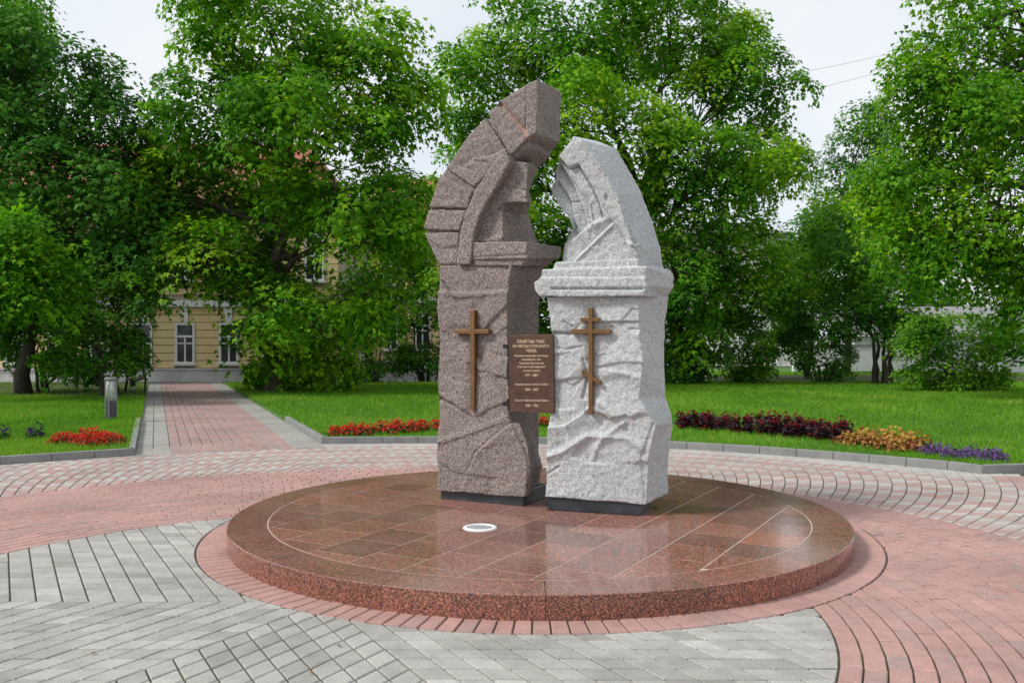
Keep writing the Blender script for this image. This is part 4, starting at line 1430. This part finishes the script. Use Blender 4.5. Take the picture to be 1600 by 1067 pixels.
# dark chestnut on the left
b = G(38, 600); Y = 26.0; b = tuple(Vector(((38 - CX) / F * Y, Y, LZ)))
tree("chestnut_tree", "dark green chestnut tree standing left of the lilac on the left lawn", "tree", b, at(60, 330, Y), 0.2,
     [lobe(60, 130, 130, 110, Y), lobe(160, 190, 95, 90, Y + 0.5), lobe(30, 270, 110, 95, Y - 1), lobe(150, 320, 120, 85, Y), lobe(-60, 60, 130, 130, Y), lobe(80, 420, 120, 75, Y - 0.5), lobe(190, 400, 80, 70, Y - 0.3), lobe(215, 260, 60, 80, Y + 1), lobe(-40, 430, 120, 100, Y)],
     'leaf_dark', 1.8, 0.195, 22, tone=(0.5, 0.22), bark='twig')
# maple behind it at the frame's edge
Y = 33.0; b = ((-30 - CX) / F * Y, Y, LZ)
tree("maple_tree", "maple with mid green crown rising behind the dark chestnut", "tree", b, at(-20, 250, Y), 0.22,
     [lobe(0, 60, 110, 110, Y), lobe(-80, 200, 140, 140, Y), lobe(20, 360, 100, 90, Y)], 'leaf_maple', 1.5, 0.2, 23, tone=(0.4, 0.18))
# near spray of bright leaves at far left
Y = 22.0; b = ((-55 - CX) / F * Y, Y, LZ)
tree("maple_tree", "low maple boughs drooping in front of the dark chestnut", "tree", b, at(-30, 420, Y), 0.14,
     [lobe(30, 375, 62, 42, Y), lobe(-40, 440, 90, 60, Y), lobe(80, 440, 40, 26, Y)], 'leaf_maple', 2.2, 0.18, 24, tone=(0.4, 0.18))
# lilac clump by the bollard
Y = 24.5; b = ((170 - CX) / F * Y, Y, LZ)
tree("lilac_bush", "tall leafy lilac with leaning stems behind the bollard lamp", "shrub", b, at(165, 520, Y), 0.075,
     [lobe(185, 480, 62, 52, Y), lobe(130, 505, 60, 45, Y - 0.3), lobe(215, 430, 55, 55, Y + 0.4), lobe(100, 560, 42, 24, Y - 0.6), lobe(205, 545, 26, 26, Y)], 'leaf_shrub', 2.6, 0.13, 25, stems=5, tone=(0.45, 0.2), spray=(0.3, 0.5), bark='twig')
Y = 27.0; b = ((70 - CX) / F * Y, Y, LZ)
tree("lilac_bush", "dark thin-stemmed shrub under the chestnut tree", "shrub", b, at(70, 535, Y), 0.06,
     [lobe(70, 520, 70, 40, Y), lobe(15, 525, 60, 40, Y), lobe(120, 575, 45, 18, Y)], 'leaf_dark', 2.4, 0.13, 26, stems=4, tone=(0.5, 0.2), spray=(0.3, 0.5), bark='twig')
# bush at the maple's foot
b = G(473, 611); Y = b[1]
tree("leafy_bush", "small round green bush at the foot of the big maple", "shrub", b, at(473, 590, Y), 0.03,
     [lobe(470, 586, 38, 24, Y, 0.6), lobe(500, 580, 26, 20, Y, 0.5), lobe(408, 590, 26, 18, Y, 0.5)], 'leaf_shrub', 4.0, 0.11, 27, stems=6, tone=(0.6, 0.2), spray=(0.2, 0.36), bark='twig')
# thin shrubs between maple and brown stone
Y = 33.0; b = ((585 - CX) / F * Y, Y, LZ)
tree("lilac_bush", "dense dark shrub with bare lower stems beside the big maple", "shrub", b, at(575, 540, Y), 0.06,
     [lobe(560, 520, 62, 55, Y), lobe(620, 430, 65, 55, Y), lobe(555, 575, 45, 20, Y)], 'leaf_shrub', 2.2, 0.13, 28, stems=5, tone=(0.35, 0.18), spray=(0.3, 0.5), bark='twig')
Y = 34.0; b = ((662 - CX) / F * Y, Y, LZ)
tree("lilac_bush", "sparse shrub with slanting dark stems left of the brown stone", "shrub", b, at(655, 540, Y), 0.075,
     [lobe(665, 480, 48, 40, Y), lobe(690, 560, 40, 34, Y), lobe(640, 400, 55, 50, Y), lobe(620, 555, 24, 24, Y)], 'leaf_shrub', 1.5, 0.13, 29, stems=4, tone=(0.3, 0.15), spray=(0.3, 0.5), bark='twig')
# the broad maple behind the stones
Y = 33.0; b = ((1085 - CX) / F * Y, Y, LZ)
tree("maple_tree", "broad bright green maple filling the sky behind the memorial stones", "tree", b, at(1000, 300, Y), 0.32,
     [lobe(900, 50, 150, 110, Y), lobe(1060, 50, 130, 95, Y + 1), lobe(760, 120, 90, 95, Y), lobe(1165, 130, 85, 90, Y), lobe(1190, 250, 80, 80, Y - 0.5), lobe(950, 210, 150, 110, Y - 2), lobe(1090, 270, 120, 100, Y - 2), lobe(770, 270, 100, 110, Y),
      lobe(860, 380, 120, 100, Y - 1), lobe(1060, 410, 125, 90, Y - 1), lobe(1170, 400, 85, 90, Y), lobe(760, 420, 90, 90, Y), lobe(1090, 510, 90, 50, Y - 0.5), lobe(860, 520, 110, 60, Y)],
     'leaf_maple', 1.75, 0.205, 31, tone=(0.55, 0.24), twigs=4)
# right-hand maple, trunk beyond the frame
Y = 23.0; b = ((1690 - CX) / F * Y, Y, LZ)
tree("maple_tree", "bright green maple reaching over the lawn with its long boughs", "tree", b, at(1680, 220, Y), 0.25,
     [lobe(1580, 20, 150, 75, Y), lobe(1460, 160, 100, 70, Y), lobe(1570, 170, 110, 80, Y - 1), lobe(1440, 280, 105, 75, Y + 0.6), lobe(1400, 340, 55, 60, Y + 1.2), lobe(1425, 120, 60, 40, Y), lobe(1560, 320, 120, 90, Y - 0.6), lobe(1490, 400, 110, 60, Y), lobe(1420, 375, 70, 50, Y - 0.5), lobe(1610, 430, 90, 70, Y), lobe(1700, 120, 130, 130, Y), lobe(1720, 330, 130, 130, Y)],
     'leaf_maple', 2.5, 0.16, 32, tone=(0.58, 0.22), twigs=5)
# shrubs on the right lawn
b = G(1500, 611); Y = b[1]
tree("leafy_bush", "wide bright green bush standing on the right lawn", "shrub", b, at(1500, 580, Y), 0.05,
     [lobe(1470, 575, 62, 34, Y), lobe(1500, 520, 85, 44, Y), lobe(1430, 530, 45, 35, Y), lobe(1560, 540, 45, 28, Y), lobe(1540, 590, 30, 18, Y)], 'leaf_shrub', 2.6, 0.13, 33, stems=6, tone=(0.72, 0.22), spray=(0.3, 0.5), bark='twig')
b = G(1378, 600); Y = b[1]
tree("lilac_bush", "old lilac with several dark spreading stems beside the wide bush", "shrub", b, at(1378, 530, Y), 0.11,
     [lobe(1385, 450, 75, 52, Y), lobe(1330, 400, 60, 60, Y), lobe(1400, 510, 50, 30, Y), lobe(1310, 490, 55, 40, Y)], 'leaf_shrub', 2.6, 0.14, 34, stems=5, tone=(0.45, 0.2), spray=(0.32, 0.55), bark='twig')
b = G(1285, 598); Y = b[1]
tree("leafy_bush", "dense low dark bush left of the old lilac", "shrub", b, at(1285, 570, Y), 0.06,
     [lobe(1290, 560, 52, 34, Y), lobe(1260, 500, 42, 40, Y)], 'leaf_dark', 2.3, 0.13, 35, stems=5, tone=(0.5, 0.2), spray=(0.3, 0.5), bark='twig')
b = G(1178, 599); Y = b[1]
tree("leafy_bush", "round green bush in front of the white house", "shrub", b, at(1178, 560, Y), 0.06,
     [lobe(1180, 545, 46, 32, Y), lobe(1190, 470, 60, 45, Y), lobe(1140, 500, 45, 35, Y), lobe(1175, 582, 30, 14, Y)], 'leaf_shrub', 2.2, 0.135, 36, stems=5, tone=(0.6, 0.22), spray=(0.3, 0.5), bark='twig')
b = G(1075, 600); Y = b[1]
tree("leafy_bush", "dark bush behind the right edge of the pale stone", "shrub", b, at(1078, 570, Y), 0.06,
     [lobe(1085, 560, 45, 36, Y), lobe(1050, 570, 30, 28, Y)], 'leaf_dark', 2.4, 0.13, 37, stems=5, tone=(0.5, 0.2), spray=(0.3, 0.5), bark='twig')
Y = 37.0; b = ((1262 - CX) / F * Y, Y, LZ)
tree("young_maple", "young maple leaning out between the broad maple and the old lilac", "tree", b, at(1275, 420, Y), 0.11,
     [lobe(1255, 420, 55, 60, Y), lobe(1300, 350, 55, 55, Y), lobe(1345, 440, 60, 55, Y), lobe(1235, 500, 45, 36, Y)], 'leaf_maple', 2.0, 0.18, 41, tone=(0.42, 0.2), bark='twig')
# farther trees on the right, looser
Y = 42.0; b = ((1320 - CX) / F * Y, Y, LZ)
tree("ash_tree", "slender loose-crowned tree between the two large maples", "tree", b, at(1330, 330, Y), 0.16,
     [lobe(1345, 195, 46, 58, Y), lobe(1390, 260, 60, 70, Y), lobe(1310, 290, 62, 70, Y), lobe(1270, 380, 60, 70, Y), lobe(1350, 350, 60, 70, Y), lobe(1250, 460, 50, 50, Y)], 'leaf_dark', 1.5, 0.18, 38, tone=(0.65, 0.2), bark='twig')
Y = 58.0; b = ((1440 - CX) / F * Y, Y, LZ)
tree("ash_tree", "distant tree rising behind the grey shed roof", "tree", b, at(1440, 380, Y), 0.2,
     [lobe(1440, 440, 90, 60, Y), lobe(1560, 460, 80, 50, Y), lobe(1340, 470, 60, 50, Y)], 'leaf_dark', 0.7, 0.22, 39, tone=(0.5, 0.2), bark='twig')

# ------------------------------------------------------------------ grass
def grass(name, poly, n, near, seed, ybias=1.6, bare=None):
    r = np.random.default_rng(seed)
    P = np.array(poly)
    lo, hi = P.min(0), P.max(0)
    lo[0] = max(lo[0], -20); hi[0] = min(hi[0], 24)
    pts = []
    tot = 0
    while tot < n:
        q = r.random((n * 2, 2))
        y = lo[1] + (hi[1] - lo[1]) * q[:, 1] ** ybias
        x = lo[0] + (hi[0] - lo[0]) * q[:, 0]
        c = np.c_[x, y]
        px = CX + F * c[:, 0] / c[:, 1]
        c = c[(px > -120) & (px < 1720)]
        c = c[in_poly(c, poly)]
        pts.append(c); tot += len(c)
    c = np.concatenate(pts)[:n]
    if bare:  # blades thinned past this depth so the shade-dark sheets show
        e = np.array([noise.noise(Vector((p[0] * 0.35, p[1] * 0.35, 9.0))) * 2.2 + noise.noise(Vector((p[0] * 1.6, p[1] * 1.6, 2.0))) * 1.0 for p in c])
        c = c[(c[:, 1] < bare + e) | (r.random(len(c)) < 0.10)]
    n = len(c)
    an = r.random(n) * 2 * math.pi
    h = r.uniform(0.035, 0.085, n) * (1 + 0.15 * r.normal(size=n))
    w = 0.0048 * np.clip(c[:, 1] / 10.0, 1, 3)
    lean = r.normal(size=(n, 2)) * 0.035
    pat = np.array([noise.noise(Vector((p[0] * 0.55, p[1] * 0.38, 0.3))) + 0.6 * noise.noise(Vector((p[0] * 2.1, p[1] * 1.5, 4.0))) for p in c])
    h *= 1 + 0.35 * pat
    t = np.clip(0.44 + 0.34 * pat + 0.16 * r.normal(size=n), 0, 0.88)
    dry = r.random(n) < np.clip(0.03 + 0.2 * pat, 0.008, 0.22)
    t[dry] = r.uniform(0.9, 1.0, dry.sum())
    d = np.c_[np.cos(an), np.sin(an)]
    V = np.zeros((n, 3, 3))
    V[:, 0, :2] = c - d * w[:, None]; V[:, 1, :2] = c + d * w[:, None]; V[:, 2, :2] = c + lean
    V[:, 0, 2] = V[:, 1, 2] = near - 0.004; V[:, 2, 2] = near + h
    T = np.arange(n * 3).reshape(-1, 3)
    o = add_mesh(name, fast_mesh(name, V.reshape(-1, 3), T, {'tint': np.repeat(t, 3)}), M['grass'])
    return o


tag(grass("grass", lawn_left_poly, 115000, LZ, 1, 1.5, 24.6), "short mown grass of the left lawn beside the bollard lamp", "grass", kind='stuff')
tag(grass("grass", lawn_mid_poly, 265000, LZ, 2, 1.9, 33.5), "short mown grass of the right lawn behind the kerb", "grass", kind='stuff')
tag(grass("grass", [(3.0, 41.2), (24, 41.2), (24, 45), (3.0, 45)], 20000, 0.05, 3, 1.0), "strip of grass before the white boundary wall", "grass", kind='stuff')

# ------------------------------------------------------------------ bedding plants
QUAD = np.array([(0, 0, 0), (-0.36, 0.45, -0.10), (0, 1.0, -0.06), (0.36, 0.45, -0.10)])
QTRI = np.array([(0, 1, 2), (0, 2, 3)])


def bed_mesh(kind, seed):
    r = np.random.default_rng(seed)
    def dome(n, R, hh, z0=0.0, inner=0.5):
        d = unit(np.abs(r.normal(size=(n, 3))) * np.sign(r.normal(size=(n, 3))) * np.array([1, 1, 0]) + np.array([0, 0, 1]) * np.abs(r.normal(size=(n, 1))))
        return d * np.array([R, R, hh]) * r.uniform(inner, 1, (n, 1)) + np.array([0, 0, z0]), d
    parts = []
    if kind == 'begonia':
        c, d = dome(60, 0.12, 0.13, 0.02, 0.3)
        parts.append((c, d + 0.5 * r.normal(size=d.shape), d + np.array([0, 0, -0.2]), r.uniform(0.045, 0.075, 60), r.random(60), 'begonia_leaf', 'foliage'))
        c, d = dome(120, 0.13, 0.155, 0.04, 0.75)
        parts.append((c, d + 0.6 * r.normal(size=d.shape), r.normal(size=d.shape), r.uniform(0.022, 0.038, 120), r.random(120), 'petal_red', 'bloom'))
    elif kind == 'dark':
        for s in range(6):
            a = r.random() * 6.28; rr = 0.11 * r.random()
            hh = r.uniform(0.20, 0.36)
            base = np.array([rr * math.cos(a), rr * math.sin(a), 0])
            for lv in range(5):
                n = 7
                th = r.random(n) * 6.28
                d = np.c_[np.cos(th), np.sin(th), np.full(n, 0.25)]
                c = base + np.array([0, 0, hh * (lv + 1) / 5.0])[None] + d * 0.012
                top = lv == 4
                parts.append((c, np.array([0, 0, 1.0]) + 0.35 * r.normal(size=(n, 3)), d, r.uniform(0.05, 0.07, n) if top else r.uniform(0.07, 0.105, n), r.uniform(0.8, 1.0, n) if top or r.random() < 0.25 else r.uniform(0.0, 0.65, n), 'coleus_dark', 'foliage'))
    elif kind == 'gold':
        c, d = dome(120, 0.15, 0.23, 0.01, 0.4)
        t = np.clip(0.1 + 3.2 * c[:, 2] + 0.18 * r.normal(size=120), 0, 1)
        parts.append((c, d + np.array([0, 0, 0.4]) + 0.5 * r.normal(size=d.shape), d + np.array([0, 0, -0.5]), r.uniform(0.05, 0.09, 120), t, 'coleus_gold', 'foliage'))
    elif kind == 'violet':
        c, d = dome(150, 0.13, 0.13, 0.01, 0.35)
        t = np.where(r.random(150) < 0.3, r.uniform(0, 0.2, 150), r.uniform(0.3, 1, 150))
        parts.append((c, d + 0.7 * r.normal(size=d.shape), d + 0.6 * r.normal(size=d.shape), r.uniform(0.02, 0.042, 150), t, 'violet', 'bloom'))
    elif kind == 'petunia':
        c, d = dome(70, 0.16, 0.22, 0.01, 0.3)
        t = r.uniform(0, 0.55, 70)
        parts.append((c, d + 0.5 * r.normal(size=d.shape), d, r.uniform(0.05, 0.09, 70), t, 'petunia', 'foliage'))
        c, d = dome(15, 0.17, 0.25, 0.05, 0.85)
        c = np.repeat(c, 5, 0) + r.normal(size=(75, 3)) * 0.006; th = r.random(75) * 6.28
        parts.append((c, np.repeat(d, 5, 0) + 0.2 * r.normal(size=(75, 3)), np.c_[np.cos(th), np.sin(th), r.normal(size=75)], r.uniform(0.04, 0.058, 75), r.uniform(0.7, 1, 75), 'petunia', 'bloom'))
    out = {}
    for c, nn_, tp, sz, t, mat, nm in parts:
        V, T = leaves_geo(c, nn_, tp, sz, QUAD, QTRI)
        o = out.setdefault((mat, nm), [[], [], [], 0])
        o[0].append(V); o[1].append(T + o[3]); o[2].append(np.repeat(t, 4)); o[3] += len(V)
    res = []
    for (mat, nm), (vs, ts, at_, _) in out.items():
        me = fast_mesh(nm, np.concatenate(vs), np.concatenate(ts), {'tint': np.concatenate(at_)})
        me.materials.append(M[mat])
        res.append((nm, me))
    return res


def bed(kind, name, label, group, line, width_m, step, z=LZ, jitter=0.05, scale=(0.85, 1.2)):
    var = [bed_mesh(kind, 200 + 10 * len(kind) + k) for k in range(4)]
    pts = [ground(*p, z) for p in line]
    nrows = max(1, int(round(width_m / (step * 0.9))))
    for i in range(len(pts) - 1):
        a, b = pts[i], pts[i + 1]
        d = b - a; L = d.length; d.normalize()
        n = Vector((-d.y, d.x, 0))
        if n.y < 0: n = -n
        k = max(1, int(L / step))
        for q in range(k):
            for rw in range(nrows):
                p = a + d * (L * (q + 0.5) / k) + n * (width_m * (rw + 0.5) / nrows)
                p += Vector((random.gauss(0, jitter), random.gauss(0, jitter), 0))
                root = empty(name, (p.x, p.y, z), label, "plant", group)
                s = random.uniform(*scale)
                root.rotation_euler = (0, 0, random.random() * 6.28)
                root.scale = (s, s, s * random.uniform(0.9, 1.15))
                for nm, me in random.choice(var):
                    o = bpy.data.objects.new(nm, me)
                    COL.objects.link(o)
                    o.parent = root
                    o["kind"] = 'stuff'


bed('begonia', "begonia_plant", "red begonia in the flower bed on the left lawn corner", "red begonias on the left lawn", [(66, 696), (130, 700), (196, 698)], 0.55, 0.2)
bed('begonia', "begonia_plant", "red begonia in the bed left of the brown stone", "red begonias behind the middle kerb", [(508, 684.5), (555, 684.5)], 0.62, 0.2)
bed('begonia', "begonia_plant", "red begonia in the bed left of the brown stone", "red begonias behind the middle kerb", [(555, 683.5), (620, 679), (690, 673), (760, 669)], 0.42, 0.2)
bed('begonia', "begonia_plant", "red begonia seen in the gap between the stones", "red begonias in the stone gap", [(838, 668), (868, 668)], 0.4, 0.2)
bed('petunia', "petunia_plant", "dark violet petunia with green leaves at the left bed's end", "dark petunias on the left lawn", [(-40, 692), (20, 691), (62, 690)], 0.55, 0.31, scale=(0.7, 1.0))
bed('dark', "coleus_plant", "dark purple coleus with deep red tips in the right bed", "dark coleus along the right kerb", [(1050, 671), (1130, 676), (1215, 683), (1308, 692)], 0.6, 0.2, scale=(0.72, 1.02))
bed('gold', "coleus_plant", "golden brown coleus between the dark coleus and the violet flowers", "golden coleus along the right kerb", [(1302, 693), (1350, 699), (1412, 707)], 0.6, 0.22)
bed('violet', "ageratum_plant", "low violet flowering plant along the right kerb corner", "violet flowers along the right kerb", [(1420, 708), (1490, 718), (1545, 724.5), (1588, 725)], 0.5, 0.2)

# scattered fallen leaves on the paving
lf = leaf_mat("fallen_leaf", [(0.0, (0.10, 0.06, 0.03)), (1.0, (0.25, 0.17, 0.06))], 0.05)
for (x, y, lab) in ((307, 649.5, "dry brown leaf lying on the middle of the brick path"), (534, 1009, "small dry leaf on the grey paving before the plinth"), (491, 1051, "dark dry leaf on the grey paving near the frame's lower edge"), (149, 1021, "curled dry leaf on the grey paving left of the plinth")):
    p = ground(x, y, 0.006)
    V, T = leaves_geo(np.array([[0, 0, 0.006]]), np.array([[0.1, 0.05, 1.0]]), np.array([[random.random() - 0.5, random.random() - 0.5, 0.05]]), np.array([0.035 if y > 700 else 0.09]))
    o = add_mesh("fallen_leaf", fast_mesh("fallen_leaf", V, T, {'tint': np.full(len(V), random.random())}), lf)
    o.location = p
    tag(o, lab, "leaf")
for o in bpy.data.objects:
    if "org" in o.keys():
        del o["org"]
